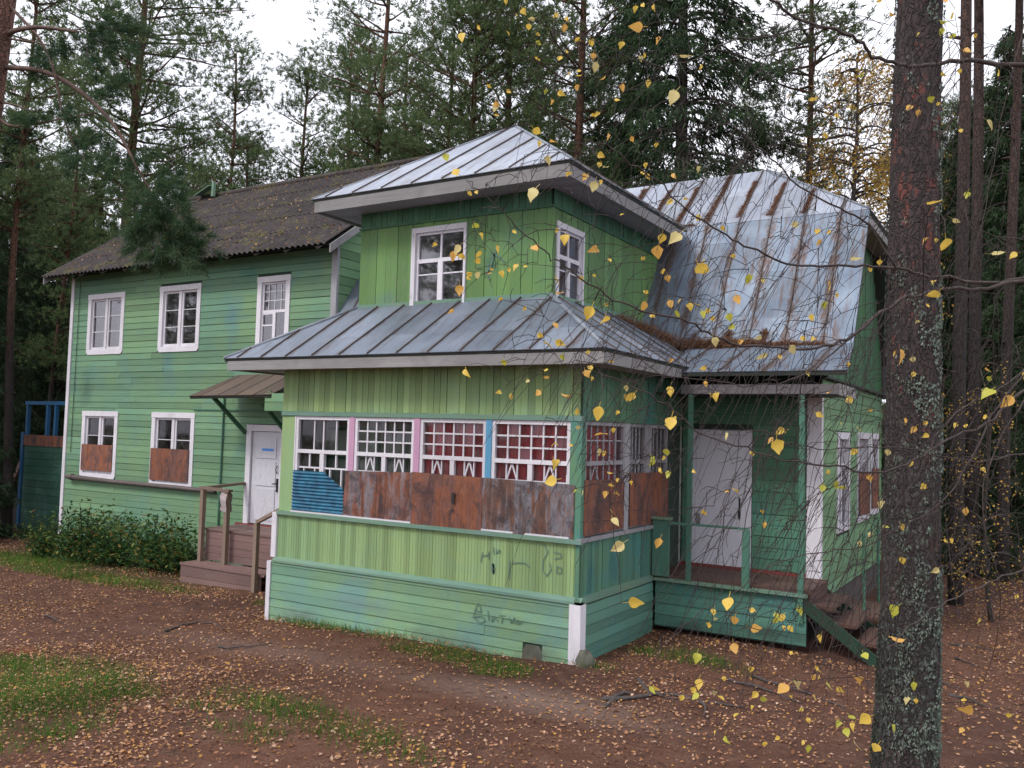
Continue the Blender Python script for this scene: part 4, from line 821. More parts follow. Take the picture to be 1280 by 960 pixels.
# porch: floor, skirt, posts, rails, stairs
SK = Wall((0, 2.3, 0), (1, 0, 0), (0, -1, 0)); k1 = backing('porch_skirt', SK, .09, 2.2, .08, .74, [], HOUSE, th=.05)
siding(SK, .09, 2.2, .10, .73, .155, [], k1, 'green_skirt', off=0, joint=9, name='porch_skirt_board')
trim(SK, 'porch_drip_board', .09, 2.22, .0, .09, .735, .775, 'aqua_trim', HOUSE)
for k in range(9): board3('floor_board', 'red_floor', .0, 2.24, 2.30+k*.128, 2.30+k*.128+.124, .775+.001*(k % 2), .815)
PQ = Wall((0, 2.33, 0), (1, 0, 0), (0, -1, 0))
board3('porch_post', 'green_post', .56, .62, 2.23, 2.29, .78, 3.40); board3('porch_post', 'green_post', 1.36, 1.45, 2.21, 2.29, .78, 1.54); board3('porch_post', 'green_post', 2.10, 2.165, 2.23, 2.295, .4, 3.40)
board3('porch_rail', 'green_post', .3, 1.44, 2.225, 2.275, 1.55, 1.58); pp = board3('parapet', 'green_side_upright', .05, .30, 2.24, 2.28, .8, 1.6); board3('parapet_cap', 'aqua_trim', .02, .33, 2.21, 2.31, 1.602, 1.64)
board3('porch_pier', 'dark_under', .2, .32, 2.5, 2.62, -.3, .1); board3('porch_pier', 'dark_under', 1.9, 2.02, 2.5, 2.62, -.3, .1); board3('crawl_space', 'interior_dark', 0.1, 2.1, 3.3, 3.4, -.3, .5)
for k, (x0, z0) in enumerate(((2.24, .60), (2.52, .40), (2.80, .20))):
    board3('tread', 'red_floor', x0, x0+.30, 2.32, 3.42, z0, z0+.04); board3('riser', 'red_floor', x0-.02, x0, 2.33, 3.41, z0-.16, z0-.001 if k else z0+.17)
for y_ in (2.28, 3.44): mb = MB(); mb.beam((2.15, y_, .66), (3.12, y_, -.02), .04, .15); mb.build('stringer', 'stringer_paint', HOUSE)
board3('landing_board', 'red_floor', 2.15, 3.1, 3.6, 4.9, .30, .34); board3('landing_board', 'red_floor', 3.12, 3.5, 3.6, 4.9, .2, .24)
mb = MB(); mb.tube([(2.62, 4.1, .2), (2.6, 4.1, 1.45)], .022, 6); mb.tube([(2.62, 5.4, .2), (2.6, 5.4, 1.6)], .022, 6); mb.tube([(2.62, 4.1, 1.4), (2.6, 5.4, 1.56)], .018, 6); mb.build('hand_rail', 'green_porch', HOUSE)

# ------------------------------------------------------------------ canopy over the left door
tin_face('door_canopy', [(-9.85, 1.95, 3.33), (-7.55, 1.95, 3.36), (-7.35, 2.99, 3.85), (-9.65, 2.99, 3.82)], .5, 'tin_brown', start=.35, seam=.015)
board3('canopy_cheek', 'green_right', -7.7, -5.2, 2.0, 2.04, 3.06, 3.40); board3('canopy_cheek', 'green_right', -7.7, -7.66, 2.041, 2.98, 3.06, 3.45)
for k in range(2): board3('cheek_board', 'green_right', -7.72, -5.2, 1.98, 1.998, 3.07+k*.17, 3.07+k*.17+.16)
for a_, b_ in (((-9.32, 2.1, 3.33), (-9.32, 2.97, 2.62)), ((-8.16, 2.35, 3.2), (-8.16, 2.97, 2.68))): mb = MB(); mb.beam(a_, b_, .06, .07); mb.build('bracket', 'green_tower_band', HOUSE)

# ------------------------------------------------------------------ wooden steps at the left door
ST = thing('wooden_steps', (-8.0, 2.2, -.25), 'pinkish wooden steps with handrails leading up to the white left door', 'steps'); so_ = (-8.0, 2.2, -.25)
def sbx(name, mat, *a): mb = MB(); mb.box(*a); return mb.build(name, mat, ST, org=so_)
for k in range(8): sbx('deck_board', 'pink_wood', -9.32, -5.3, 2.03+k*.117, 2.03+k*.117+.113, .70, .74)
for k in range(4): sbx('front_board', 'pink_wood', -9.30, -5.3, 2.055, 2.08, .12+k*.145, .12+k*.145+.14)
sbx('side_board', 'pink_wood', -9.32, -9.29, 2.081, 2.95, .1, .69)
for k in range(4): sbx('deck_board', 'pink_wood', -9.42, -7.10, 1.57+k*.118, 1.57+k*.118+.114, .06, .10)
for k in range(2): sbx('front_board', 'pink_wood', -9.41, -7.2, 1.59, 1.615, -.36+k*.21, -.36+k*.21+.204)
sbx('side_board', 'pink_wood', -9.42, -9.39, 1.616, 2.05, -.36, .055); sbx('end_box', 'pink_wood', -7.18, -5.4, 1.9, 2.05, -.36, .10)
for a_ in ((-9.32, 1.98), (-8.62, 1.98)): sbx('post', 'tan_rail', a_[0], a_[0]+.085, a_[1]-.085, a_[1], .102, 1.50)
sbx('post', 'tan_rail', -7.30, -7.22, 1.46, 1.54, -.36, 1.02)
mb = MB(); mb.beam((-9.36, 1.94, 1.53), (-8.50, 1.94, 1.51), .11, .05); mb.beam((-9.28, 1.99, 1.53), (-9.28, 2.95, 1.58), .11, .05); mb.build('hand_rail', 'tan_rail', ST, org=so_)
mb = MB(); mb.beam((-7.26, 1.5, 1.04), (-5.30, .35, 1.55), .06, .06); mb.build('hand_rail', 'tan_rail', ST, org=so_)
mb = MB(); n_ = 10       # rag over the rail
for j in range(2):
    for i in range(n_+1):
        s = i/n_; a = (s-.5)*2; z = 1.56-.42*abs(a)**1.1-(.05 if j else 0); y = 1.94+.075*math.copysign(min(1, abs(a)*3), a)+.015*math.sin(i*2.1+j)
        mb.v.append((-8.70+j*.17+.02*math.sin(i*1.3), y, z))
for i in range(n_): mb.f.append((i, i+1, n_+2+i, n_+1+i))
tag(mb.build('cloth_rag', 'cloth_rag', None, True), 'pale rag hanging over the handrail of the left steps', 'rag')

# ------------------------------------------------------------------ curtains
def curtain(W, u0, u1, z0, z1, n, mat, label, amp=.022, fold=14):
    mb = MB(); nu = 60; sd = random.uniform(0, 9)
    for j in range(9):
        for i in range(nu+1):
            s = i/nu; t = j/8; mb.v.append(tuple(W.pt(u0+(u1-u0)*s, n+amp*math.sin(s*fold*6.28*.5+1.2*math.sin(t*2+sd)+t)+.012*math.sin(s*fold*9+t*3), z0+(z1-z0)*t)))
    for j in range(8):
        for i in range(nu): a = j*(nu+1)+i; mb.f.append((a, a+1, a+nu+2, a+nu+1))
    return tag(mb.build('curtain', mat, None, True), label, 'curtain')
curtain(VF, -2.46, -1.40, 1.5, 2.94, -.095, 'red_curtain', 'red curtain behind the third veranda window, between the pink and the blue post', fold=9)
curtain(VF, -1.30, -.15, 1.5, 2.94, -.095, 'red_curtain', 'red curtain behind the rightmost front veranda window, beside the corner post', fold=10)
curtain(VS, .1, 1.25, 1.5, 2.94, -.095, 'red_curtain', 'red curtain behind the first side window of the veranda', fold=8)
curtain(MF, -15.0, -13.75, 4.4, 5.8, -.22, 'lace', 'thin white lace curtain behind the upper left window', fold=10)
curtain(MF, -12.25, -11.9, 4.4, 5.8, -.22, 'lace', 'narrow lace curtain drawn aside in the middle upper window', fold=4)
curtain(MF, -9.1, -8.25, 4.2, 5.8, -.2, 'lace', 'white curtain behind the upper window above the canopy', fold=6)

# ------------------------------------------------------------------ left annexe shed
SH = thing('lean_to_shed', (-19.2, 4.6, -.3), 'dark green boarded lean-to with blue framed openings at the left end of the house', 'shed'); sh_o = (-19.2, 4.6, -.3)
LS = Wall((0, 4.6, 0), (1, 0, 0), (0, -1, 0)); mb = MB(); LS.box(mb, -20.35, -16.0, -.08, 0, -.4, 2.1); sw = mb.build('wall', 'backing', SH, org=sh_o)
for k in range(12):
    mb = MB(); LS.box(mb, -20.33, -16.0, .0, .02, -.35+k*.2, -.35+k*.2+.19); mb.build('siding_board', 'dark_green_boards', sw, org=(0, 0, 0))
for o in [c for c in sw.children]: o.location = tuple(-x for x in sh_o)
def shb(name, mat, *a): mb = MB(); mb.box(*a); return mb.build(name, mat, SH, org=sh_o)
shb('top_board', 'rust_red', -20.35, -18.1, 4.55, 4.60, 2.02, 2.33)
for x in (-20.35, -19.35, -18.95, -18.2): shb('frame_post', 'blue_frame', x, x+.09, 4.58, 4.67, 2.33, 3.2)
shb('frame_beam', 'blue_frame', -20.4, -16.0, 4.57, 4.68, 3.2, 3.30); shb('frame_post', 'blue_frame', -20.5, -20.37, 4.55, 4.68, -.4, 2.4); shb('corner_board', 'pink_wood', -18.15, -18.03, 4.53, 4.575, -.4, 2.02)
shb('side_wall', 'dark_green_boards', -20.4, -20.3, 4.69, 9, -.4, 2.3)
CB = thing('concrete_planter', (-21.6, 5.0, -.45), 'grey concrete block with two leaning stakes left of the lean-to', 'block'); mb = MB(); mb.hexa([(-22.3, 4.9, -.5), (-20.95, 4.9, -.5), (-20.95, 5.6, -.5), (-22.3, 5.6, -.5), (-22.25, 4.93, .32), (-21, 4.93, .32), (-21, 5.55, .32), (-22.25, 5.55, .32)]); mb.build('block', 'concrete', CB, org=(-21.6, 5.0, -.45))
for a_, b_ in (((-22.1, 5.1, .3), (-21.3, 5.1, 1.6)), ((-21.25, 5.1, .3), (-21.2, 5.1, 1.75))): mb = MB(); mb.beam(a_, b_, .12, .08, (0, 1, 0)); mb.build('stake', 'pink_wood', CB, org=(-21.6, 5.0, -.45))

# ================================================================== vegetation
def rand_dirs(n): v = rng.normal(size=(n, 3)); return v/np.linalg.norm(v, axis=1)[:, None]
def needle_tris(Pn, D, K, ln, wd, spread=.8, up=.0):
    """K thin triangles at every tuft position, fanned about the tuft direction"""
    n = len(Pn); P = np.repeat(Pn, K, 0); d = np.repeat(D, K, 0)+rng.normal(size=(n*K, 3))*spread; d[:, 2] += up; d /= np.linalg.norm(d, axis=1)[:, None]
    sd = np.cross(d, rand_dirs(n*K)); sd /= np.linalg.norm(sd, axis=1)[:, None]+1e-9
    l = ln*rng.uniform(.6, 1.25, (n*K, 1)); wv = wd*rng.uniform(.7, 1.3, (n*K, 1)); P = P+rng.normal(size=(n*K, 3))*ln*.18
    V = np.stack([P-sd*wv/2, P+sd*wv/2, P+d*l], 1).reshape(-1, 3); F = np.arange(n*K*3).reshape(-1, 3); return V, F
def leaf_quads(P, ln, wd, droop=.5):
    n = len(P); d = rand_dirs(n); d[:, 2] -= droop; d /= np.linalg.norm(d, axis=1)[:, None]; sd = np.cross(d, rand_dirs(n)); sd /= np.linalg.norm(sd, axis=1)[:, None]+1e-9
    l = ln*rng.uniform(.6, 1.3, (n, 1)); w_ = wd*rng.uniform(.7, 1.3, (n, 1)); V = np.stack([P, P+d*l*.45-sd*w_/2, P+d*l, P+d*l*.45+sd*w_/2], 1).reshape(-1, 3); return V, np.arange(n*4).reshape(-1, 4)
def trunk_path(H, wob, lean=0., n=14, sd=0):
    r = random.Random(sd); ph = r.uniform(0, 6); a = r.uniform(0, 6); P = []
    for i in range(n):
        t = i/(n-1); P.append((wob*math.sin(t*5+ph)*t+lean*t*math.cos(a), wob*math.cos(t*4+ph)*t+lean*t*math.sin(a), H*t))
    return P
def interp(P, t): i = min(int(t*(len(P)-1)), len(P)-2); f = t*(len(P)-1)-i; return np.array(P[i])*(1-f)+np.array(P[i+1])*f
def make_pine(H, start, Rc, nl, clusters, tufts, seed, dead=6, r0=.19):
    r = random.Random(seed); P = trunk_path(H, .25, .4, sd=seed); tb = MB(); tb.tube([(p[0], p[1], p[2]-.3) for p in P], [r0*(1-.85*(i/(len(P)-1)))+.02 for i in range(len(P))], 8); lb = MB(); pos_, dr_ = [], []
    for k in range(nl+dead):
        isd = k >= nl; t = r.uniform(start, 1)**.85 if not isd else r.uniform(start*.45, start+.1); t = max(t, .05); b = interp(P, t); az = r.uniform(0, 6.283)
        prof = math.sin(math.pi*min(1, max(.08, (1-t)/(1-start)))**.75)*.75+.28
        ln = Rc*prof*r.uniform(.6, 1.15)*(1 if not isd else .5); el = r.uniform(-.15, .45)+(t-start)*.5; d = np.array((math.cos(az), math.sin(az), el)); pts = [b]; q = b.copy(); m_ = 6
        for i in range(m_): d = d+np.array((r.uniform(-.22, .22), r.uniform(-.22, .22), r.uniform(-.1, .16))); q = q+d/np.linalg.norm(d)*ln/m_; pts.append(q.copy())
        lb.tube(pts, [.05*(1-i/(m_+.5))*(1-t*.5)+.008 for i in range(m_+1)], 4, cap=False)
        if isd: continue
        for c in range(clusters):
            f = r.uniform(.35, 1.0); base = interp(pts, min(f, .999)); off = np.array((r.gauss(0, .30), r.gauss(0, .30), r.gauss(.10, .13)))*min(1.4, ln); cpt = base+off
            if c % 2 == 0: lb.tube([base, (base+cpt)/2+np.array((0, 0, .05)), cpt], [.014, .01, .006], 3, cap=False)
            n = tufts; pp = rng.normal(size=(n, 3))*np.array((.30, .30, .12))+cpt; pos_.append(pp); dd = pp-cpt; dd[:, 2] = np.abs(dd[:, 2])+.10; dr_.append(dd/np.linalg.norm(dd, axis=1)[:, None])
    V, F = needle_tris(np.concatenate(pos_), np.concatenate(dr_), 10, .175, .031, .6, .2)
    return tb, lb, V, F
def make_spruce(H, Rc, nl, seed, start=.06, r0=.2, ln_=.2, K=7):
    r = random.Random(seed); P = trunk_path(H, .05, .1, sd=seed); tb = MB(); tb.tube([(p[0], p[1], p[2]-.3) for p in P], [r0*(1-.93*(i/(len(P)-1)))+.01 for i in range(len(P))], 8); lb = MB(); pos_, dr_ = [], []
    for k in range(nl):
        t = start+(1-start)*(k+r.random())/nl; b = interp(P, min(t, .999)); az = r.uniform(0, 6.283); ln = Rc*(1-t)**.8*r.uniform(.65, 1.15)+.25; pts = [b]; q = b.copy(); m_ = 6
        for i in range(m_): s = i/m_; d = np.array((math.cos(az), math.sin(az), .12-.75*math.sin(s*2.6)+(.5 if s > .75 else 0))); q = q+d/np.linalg.norm(d)*ln/m_; pts.append(q.copy())
        lb.tube(pts, [.035*(1-i/(m_+.5))+.005 for i in range(m_+1)], 4, cap=False)
        n = int(14+ln*24); f = rng.uniform(.12, 1, n); pp = np.array([interp(pts, min(x, .999)) for x in f]); side = np.array((-math.sin(az), math.cos(az), 0)); wv = rng.normal(size=n)*.26*ln*(1.1-f)+rng.normal(size=n)*.08
        pp = pp+wv[:, None]*side; hang = rng.uniform(0, .42, n); pp[:, 2] -= np.abs(wv)*.3+hang*.7; pos_.append(pp); dd = np.tile(np.array((math.cos(az)*.6, math.sin(az)*.6, -.75)), (n, 1)); dr_.append(dd)
    V, F = needle_tris(np.concatenate(pos_), np.concatenate(dr_), K, ln_, .035, .42); return tb, lb, V, F
PROTO = {}
def register(key, parts, needle, bark):
    tb, lb, V, F = parts; t_ = tb.build('trunk', bark, None, True); l_ = lb.build('limbs', bark, None, True); c_ = mobj('crown', big_mesh('crown', V, F, needle)); PROTO[key] = (t_.data, l_.data, c_.data)
    for o in (t_, l_, c_): bpy.data.objects.remove(o)
def plant(key, x, y, s, label, cat, group=None, rot=None, name=None, sz=None, z=None):
    T = thing(name or ('spruce_tree' if 'spruce' in key else 'birch_tree' if 'birch' in key else 'pine_tree'), (x, y, g(x, y) if z is None else z), label, cat, group)
    T.scale = (s, s, sz or s); T.rotation_euler = (0, 0, random.uniform(0, 6.28) if rot is None else rot)
    for nm, me, kd in zip(('trunk', 'limbs', 'crown'), PROTO[key], (None, 'stuff', 'stuff')):
        o = mobj(nm, me, T)
        if kd: o['kind'] = kd
    return T
register('pine_a', make_pine(19, .40, 2.3, 54, 5, 8, 11), 'pine_needles', 'pine_bark_far')
register('pine_b', make_pine(18, .46, 1.9, 48, 5, 8, 12, 8, .14), 'pine_needles', 'pine_bark_far')
register('pine_c', make_pine(20, .32, 2.7, 78, 6, 8, 13, 8, .2), 'pine_needles', 'pine_bark_far')
register('pine_thin', make_pine(17, .26, 1.5, 56, 5, 7, 14, 8, .10), 'pine_needles', 'pine_bark_far')
register('pine_dense', make_pine(19, .20, 3.3, 130, 7, 9, 15, 4, .2), 'pine_needles', 'pine_bark_far')
register('pine_slim', make_pine(22, .46, 1.9, 44, 5, 8, 16, 12, .105), 'pine_needles', 'pine_bark_dark')
register('spruce_a', make_spruce(20, 3.6, 190, 21), 'spruce_needles', 'spruce_bark')
register('spruce_b', make_spruce(14, 2.6, 120, 22, .04), 'spruce_needles', 'spruce_bark')
def G_(px, d): p = at_ground(px, d); return p
def tree(key, px, d, s, label, cat='pine tree', group=None, **k): x, y = G_(px, d); return plant(key, x, y, s, label, cat, group, **k)
tree('pine_dense', 150, 37, 1.45, 'big dark pine with a wide crown behind the left end of the slate roof')
tree('pine_thin', 258, 34, 1.08, 'slender pine with a crooked top standing against the white sky left of centre')
tree('pine_b', 368, 40, 1.12, 'small distant pine with an airy pointed crown above the slate ridge')
tree('pine_thin', 325, 44, 1.0, 'thin low pine between the crooked pine and the small pointed one')
tree('pine_a', 474, 30, 1.10, 'tall pine with a bare orange trunk above the left end of the tower roof')
tree('pine_thin', 432, 36, 1.15, 'slim pine just left of the orange trunked pine')
tree('pine_thin', 516, 36, .95, 'slim pine just right of the orange trunked pine')
tree('pine_dense', 592, 27, .92, 'thick crowned pine behind the apex of the tower roof')
tree('pine_a', 560, 33, 1.0, 'tall pine partly hidden by the thick crowned one', rot=1)
tree('pine_c', 716, 25, 1.02, 'pine with a straight reddish trunk just right of the tower apex')
tree('pine_b', 660, 34, 1.05, 'pine in the gap between the tower apex and the straight reddish trunk')
tree('spruce_a', 850, 24, 1.3, 'huge dark spruce with drooping boughs behind the wing roof', 'spruce tree')
tree('spruce_a', 775, 30, 1.15, 'dark spruce partly hidden to the left of the huge spruce', 'spruce tree', rot=2)
tree('pine_b', 1010, 24, 1.05, 'pine with a thin bare trunk rising beyond the wing ridge')
tree('pine_slim', 1194, 15.5, 1.1, 'rough trunked pine immediately right of the lichened trunk')
tree('pine_slim', 1214, 18.5, 1.2, 'second pine right of the lichened trunk, paler and straighter', rot=2)
tree('pine_slim', 1252, 18, 1.0, 'pine with a slim dark trunk near the right edge')
LG, RG, BG = 'trees of the dark wood left of the house', 'trees of the dark wood on the right', 'far pines behind the house'
LL, RL, BL = 'dark tree among the crowded wood left of the house', 'dark tree among the crowded wood at the right edge', 'far pine in the row behind the house roofs'
for k, (px, d, key, s) in enumerate(((-90, 23, 'spruce_b', 1), (-40, 27, 'spruce_a', .7), (10, 30, 'spruce_b', 1.0), (45, 34, 'spruce_a', .62), (78, 31, 'spruce_b', .85), (105, 38, 'spruce_a', .7), (-10, 38, 'pine_dense', .85), (30, 44, 'spruce_a', .8), (60, 48, 'pine_dense', .9), (-60, 40, 'spruce_a', .9), (130, 46, 'spruce_b', 1.0),
                                     (20, 24, 'pine_b', .9), (62, 27, 'pine_thin', .8), (-20, 55, 'spruce_a', 1), (95, 56, 'spruce_a', .9), (175, 50, 'spruce_b', 1.1), (210, 40, 'spruce_b', .95), (240, 52, 'spruce_b', 1.0))):
    tree(key, px, d, s, {'spruce_b': 'dark low spruce in the crowded wood left of the house', 'spruce_a': 'tall dark spruce in the crowded wood left of the house'}.get(key, 'thin dark pine in the crowded wood left of the house'), 'tree', LG)
for k, (px, d, key, s) in enumerate(((1175, 30, 'spruce_a', .7), (1205, 26, 'spruce_b', .95), (1235, 31, 'spruce_a', .8), (1265, 24, 'spruce_b', 1.05), (1300, 28, 'spruce_a', .85), (1340, 22, 'spruce_b', 1.0), (1196, 42, 'spruce_a', .9), (1225, 46, 'spruce_a', .9), (1260, 40, 'pine_dense', .8), (1290, 50, 'spruce_a', 1), (1330, 36, 'pine_c', .9), (1245, 22, 'spruce_b', .6), (1285, 19, 'spruce_b', .5), (1178, 24, 'spruce_b', .5), (1210, 19, 'spruce_b', .38), (1210, 34, 'pine_dense', .85), (1345, 30, 'pine_dense', .9))):
    tree(key, px, d, s, {'spruce_b': 'dark low spruce in the crowded wood at the right edge', 'spruce_a': 'tall dark spruce in the crowded wood at the right edge'}.get(key, 'pine in the crowded wood at the right edge'), 'tree', RG)
for k, (px, d, key, s) in enumerate(((290, 52, 'pine_thin', .9), (345, 55, 'pine_a', .80), (400, 52, 'pine_b', .82), (450, 50, 'pine_thin', .9), (495, 55, 'pine_c', .85), (540, 44, 'pine_b', .95), (620, 46, 'pine_c', .95), (690, 40, 'pine_a', 1), (745, 36, 'pine_c', .95), (930, 34, 'pine_thin', .95), (975, 42, 'pine_b', .85), (1150, 60, 'pine_a', .6), (296, 40, 'pine_b', .95), (418, 46, 'pine_a', .98), (448, 40, 'pine_b', 1.2), (500, 42, 'pine_a', 1.15), (385, 58, 'pine_dense', .72), (235, 44, 'pine_dense', .85), (640, 30, 'pine_c', 1.05), (275, 42, 'pine_b', .72), (310, 60, 'pine_dense', .62), (470, 62, 'pine_dense', .68))):
    tree(key, px, d, s, BL, 'pine tree', BG)
# far wood closing the horizon
n = 26000; th = rng.uniform(R(-75), R(15), n); rr = rng.uniform(62, 100, n); hh = rng.uniform(0, 1, n)**.8*(9+3.5*np.sin(th*9)+2*np.sin(th*23))
Pf = np.stack([CAM[0]+np.sin(th)*rr, CAM[1]+np.cos(th)*rr, hh-.5], 1); V, F = leaf_quads(Pf, 1.4, .8, .3); tag(mobj('far_wood', big_mesh('far_wood', V, F, 'spruce_needles')), kind='stuff')
# the other trees that stand around the yard behind the camera
for k, (x, y, key, s) in enumerate(((14, -22, 'pine_c', 1), (-6, -24, 'pine_a', 1), (-16, -18, 'pine_dense', .9), (20, -8, 'pine_c', 1), (4, -30, 'spruce_a', 1), (-26, -8, 'pine_dense', .9), (-30, 2, 'pine_c', 1.0), (18, 4, 'pine_a', 1))): plant(key, x, y, s, 'pine standing around the yard behind the viewer', 'pine tree', 'trees around the yard')
# yellow birches
def make_birch(H, Rc, nl, nleaf, seed, start=.25, r0=.12, ls=.09):
    r = random.Random(seed); P = trunk_path(H, .3, .5, sd=seed); tb = MB(); tb.tube([(p[0], p[1], p[2]-.3) for p in P], [r0*(1-.9*(i/(len(P)-1)))+.01 for i in range(len(P))], 7); lb = MB(); tips = []
    for k in range(nl):
        t = r.uniform(start, .97); b = interp(P, t); az = r.uniform(0, 6.28); ln = Rc*(1.1-t)*r.uniform(.6, 1.2)+.4; pts = [b]; q = b.copy(); d = np.array((math.cos(az), math.sin(az), 1.1))
        for i in range(7): d = d/np.linalg.norm(d)+np.array((r.uniform(-.2, .2), r.uniform(-.2, .2), -.28)); q = q+d/np.linalg.norm(d)*ln/7; pts.append(q.copy())
        lb.tube(pts, [.03*(1-i/7.5)+.003 for i in range(8)], 4, cap=False)
        for c in range(6): e = interp(pts, r.uniform(.3, .999)); e2 = e+np.array((r.gauss(0, .3), r.gauss(0, .3), -r.uniform(.1, .8))); lb.tube([e, (e+e2)/2+np.array((0, 0, .12)), e2], [.006, .004, .003], 3, cap=False); tips.append((e, e2))
    i = rng.integers(0, len(tips), nleaf); f = rng.uniform(0, 1, nleaf)[:, None]; A = np.array([t[0] for t in tips])[i]; B = np.array([t[1] for t in tips])[i]
    V, F = leaf_quads(A*(1-f)+B*f+rng.normal(size=(nleaf, 3))*.12, ls, ls*.75, .6); return tb, lb, V, F
register('birch_a', make_birch(12, 3.2, 80, 9500, 31, .25, .12, .075), 'birch_far_leaves', 'spruce_bark')
register('birch_b', make_birch(7, 1.8, 40, 800, 32, .15, .06, .07), 'birch_far_leaves', 'spruce_bark')
tree('birch_a', 1075, 23, 1.12, 'birch with a thin orange-yellow crown beyond the right end of the wing', 'birch tree')
tree('birch_a', 1125, 28, 1.3, 'second yellow birch farther back, beside the lichened trunk', 'birch tree', rot=2)
tree('birch_b', 1240, 14, .6, 'young birch with scattered yellow leaves in the dark wood on the right', 'birch tree')
tree('birch_b', 20, 30, .9, 'bare twiggy birch with few yellow leaves at the far left edge', 'birch tree', rot=1)

# ------------------------------------------------------------------ lichened pine in the foreground
b0, b1 = at(1127, 1035, 6.2), at(1156, -120, 6.35); dv = (b1-b0)/(b1[2]-b0[2]); base = b0+dv*(g(b0[0], b0[1])-b0[2]-.05)
NP = thing('pine_tree', base, 'near pine with a thick dark trunk spotted with pale lichen', 'pine tree'); ob = tuple(base)
seg, m_ = 72, 150; V = []; Ht = 14
for i in range(m_+1):
    z = Ht*(i/m_)**1.25; c = dv*z+np.array((.02*math.sin(z*.9), .02*math.cos(z*.7), 0)); r_ = .205-.0095*z+.11*math.exp(-z*3.2)
    for k in range(seg):
        a = 2*math.pi*k/seg; v = Vector((math.cos(a)*2.2, math.sin(a)*2.2, z*1.6)); ridge = abs(noise.noise(Vector((a*4.2/1.0, z*3.2, 7)))) if False else abs(noise.noise(Vector((math.cos(a)*4.2, math.sin(a)*4.2, z*2.6))))
        rr_ = r_*(1+.05*noise.noise(v))+.016*ridge+.010*noise.noise(Vector((math.cos(a)*12, math.sin(a)*12, z*9)))+.006*noise.noise(Vector((math.cos(a)*25, math.sin(a)*25, z*26)))
        V.append((c[0]+rr_*math.cos(a), c[1]+rr_*math.sin(a), z))
F = [(i*seg+k, i*seg+(k+1) % seg, (i+1)*seg+(k+1) % seg, (i+1)*seg+k) for i in range(m_) for k in range(seg)]
mobj('trunk', big_mesh('trunk', V, F, 'pine_bark_near'), NP)
# bark plates and lichen tufts standing off the trunk
n = 30000; zz = rng.uniform(0, 1, n)**1.3*7.5; aa = rng.uniform(0, 6.283, n); r_ = .212-.0095*zz+.11*np.exp(-zz*3.2)
Pp = np.stack([dv[0]*zz+.02*np.sin(zz*.9)+r_*np.cos(aa), dv[1]*zz+.02*np.cos(zz*.7)+r_*np.sin(aa), zz], 1); Dn = np.stack([np.cos(aa), np.sin(aa), np.zeros(n)], 1); tz = np.stack([-np.sin(aa), np.cos(aa), np.zeros(n)], 1)
s1 = rng.uniform(.003, .009, (n, 1)); s2 = rng.uniform(.004, .014, (n, 1)); up_ = np.array((0, 0, 1.)); o_ = Dn*rng.uniform(.002, .016, (n, 1)); keep = np.array([noise.noise(Vector((p[0]*3, p[1]*3, p[2]*1.6)))*.6+noise.noise(Vector((p[0]*11, p[1]*11, p[2]*6)))*.6 > -.06+.05*p[2] for p in Pp])
j1, j2, j3 = (rng.uniform(-.6, .6, (n, 1)) for _ in range(3))
Vl = np.stack([Pp-tz*s1-up_*s2*j1+o_*.2, Pp+tz*s1*j2-up_*s2+o_, Pp+tz*s1-up_*s2*j3+o_*1.2, Pp+tz*s1*j1+up_*s2*1.1+o_], 1)[keep].reshape(-1, 3)
m, t, b = nodes('lichen'); gi = t.nodes.new('ShaderNodeNewGeometry'); lk(t, ramp(t, gi.outputs['Random Per Island'], [(0, (.05, .07, .055)), (.45, (.11, .14, .115)), (1, (.20, .25, .21))]), b.inputs['Base Color']); b.inputs['Roughness'].default_value = .95
l_ = mobj('lichen', big_mesh('lichen', Vl, np.arange(len(Vl)).reshape(-1, 4), 'lichen'), NP); l_['kind'] = 'stuff'
cb = []; lb = MB()
for k in range(26):
    z = random.uniform(8.5, 13.8); az = random.uniform(0, 6.28); p0 = dv*z; p0 = np.array((p0[0], p0[1], z)); q = p0+np.array((math.cos(az), math.sin(az), .2))*random.uniform(1.2, 2.4); lb.tube([p0, (p0+q)/2, q], [.05, .03, .01], 5); cb.append(rng.normal(size=(60, 3))*np.array((.6, .6, .25))+q)
lb.build('limbs', 'pine_bark_near', NP)['kind'] = 'stuff'; pc = np.concatenate(cb); V, F = needle_tris(pc, rand_dirs(len(pc)), 10, .14, .014); mobj('crown', big_mesh('crown', V, F, 'pine_needles'), NP)['kind'] = 'stuff'

# ------------------------------------------------------------------ pine at the left edge with the hanging bough
d0 = 8.2; b1 = at(6, -40, d0); b0 = at(-24, 200, d0); dv = (b1-b0)/(b1[2]-b0[2]); base = b0+dv*(-.25-b0[2]); LP = thing('pine_tree', base, 'leaning pine at the left edge with a bough hanging before the slate roof', 'pine tree')
mb = MB(); mb.tube([base+dv*z+np.array((.02*math.sin(z), 0, 0)) for z in np.arange(0, 13, .4)], [.165-.006*z for z in np.arange(0, 13, .4)], 20); mb.build('trunk', 'pine_bark_left', LP, True, org=tuple(base))
def bough(pix, r0, r1, name='bough', parent=LP, org=tuple(base), mat='bough_bark', seg=7):
    pts = smooth([at(x, y, d) for x, y, d in pix]); n = len(pts); mb = MB(); mb.tube(pts, [r0+(r1-r0)*i/(n-1) for i in range(n)], seg); mb.build(name, mat, parent, True, org=org); return pts
def smooth(P, k=4):
    P = [np.array(p, float) for p in P]; out = []
    for i in range(len(P)-1):
        p0, p1, p2, p3 = P[max(i-1, 0)], P[i], P[i+1], P[min(i+2, len(P)-1)]
        for j in range(k):
            t = j/k; out.append(.5*((2*p1)+(-p0+p2)*t+(2*p0-5*p1+4*p2-p3)*t*t+(-p0+3*p1-3*p2+p3)*t**3))
    out.append(P[-1]); return out
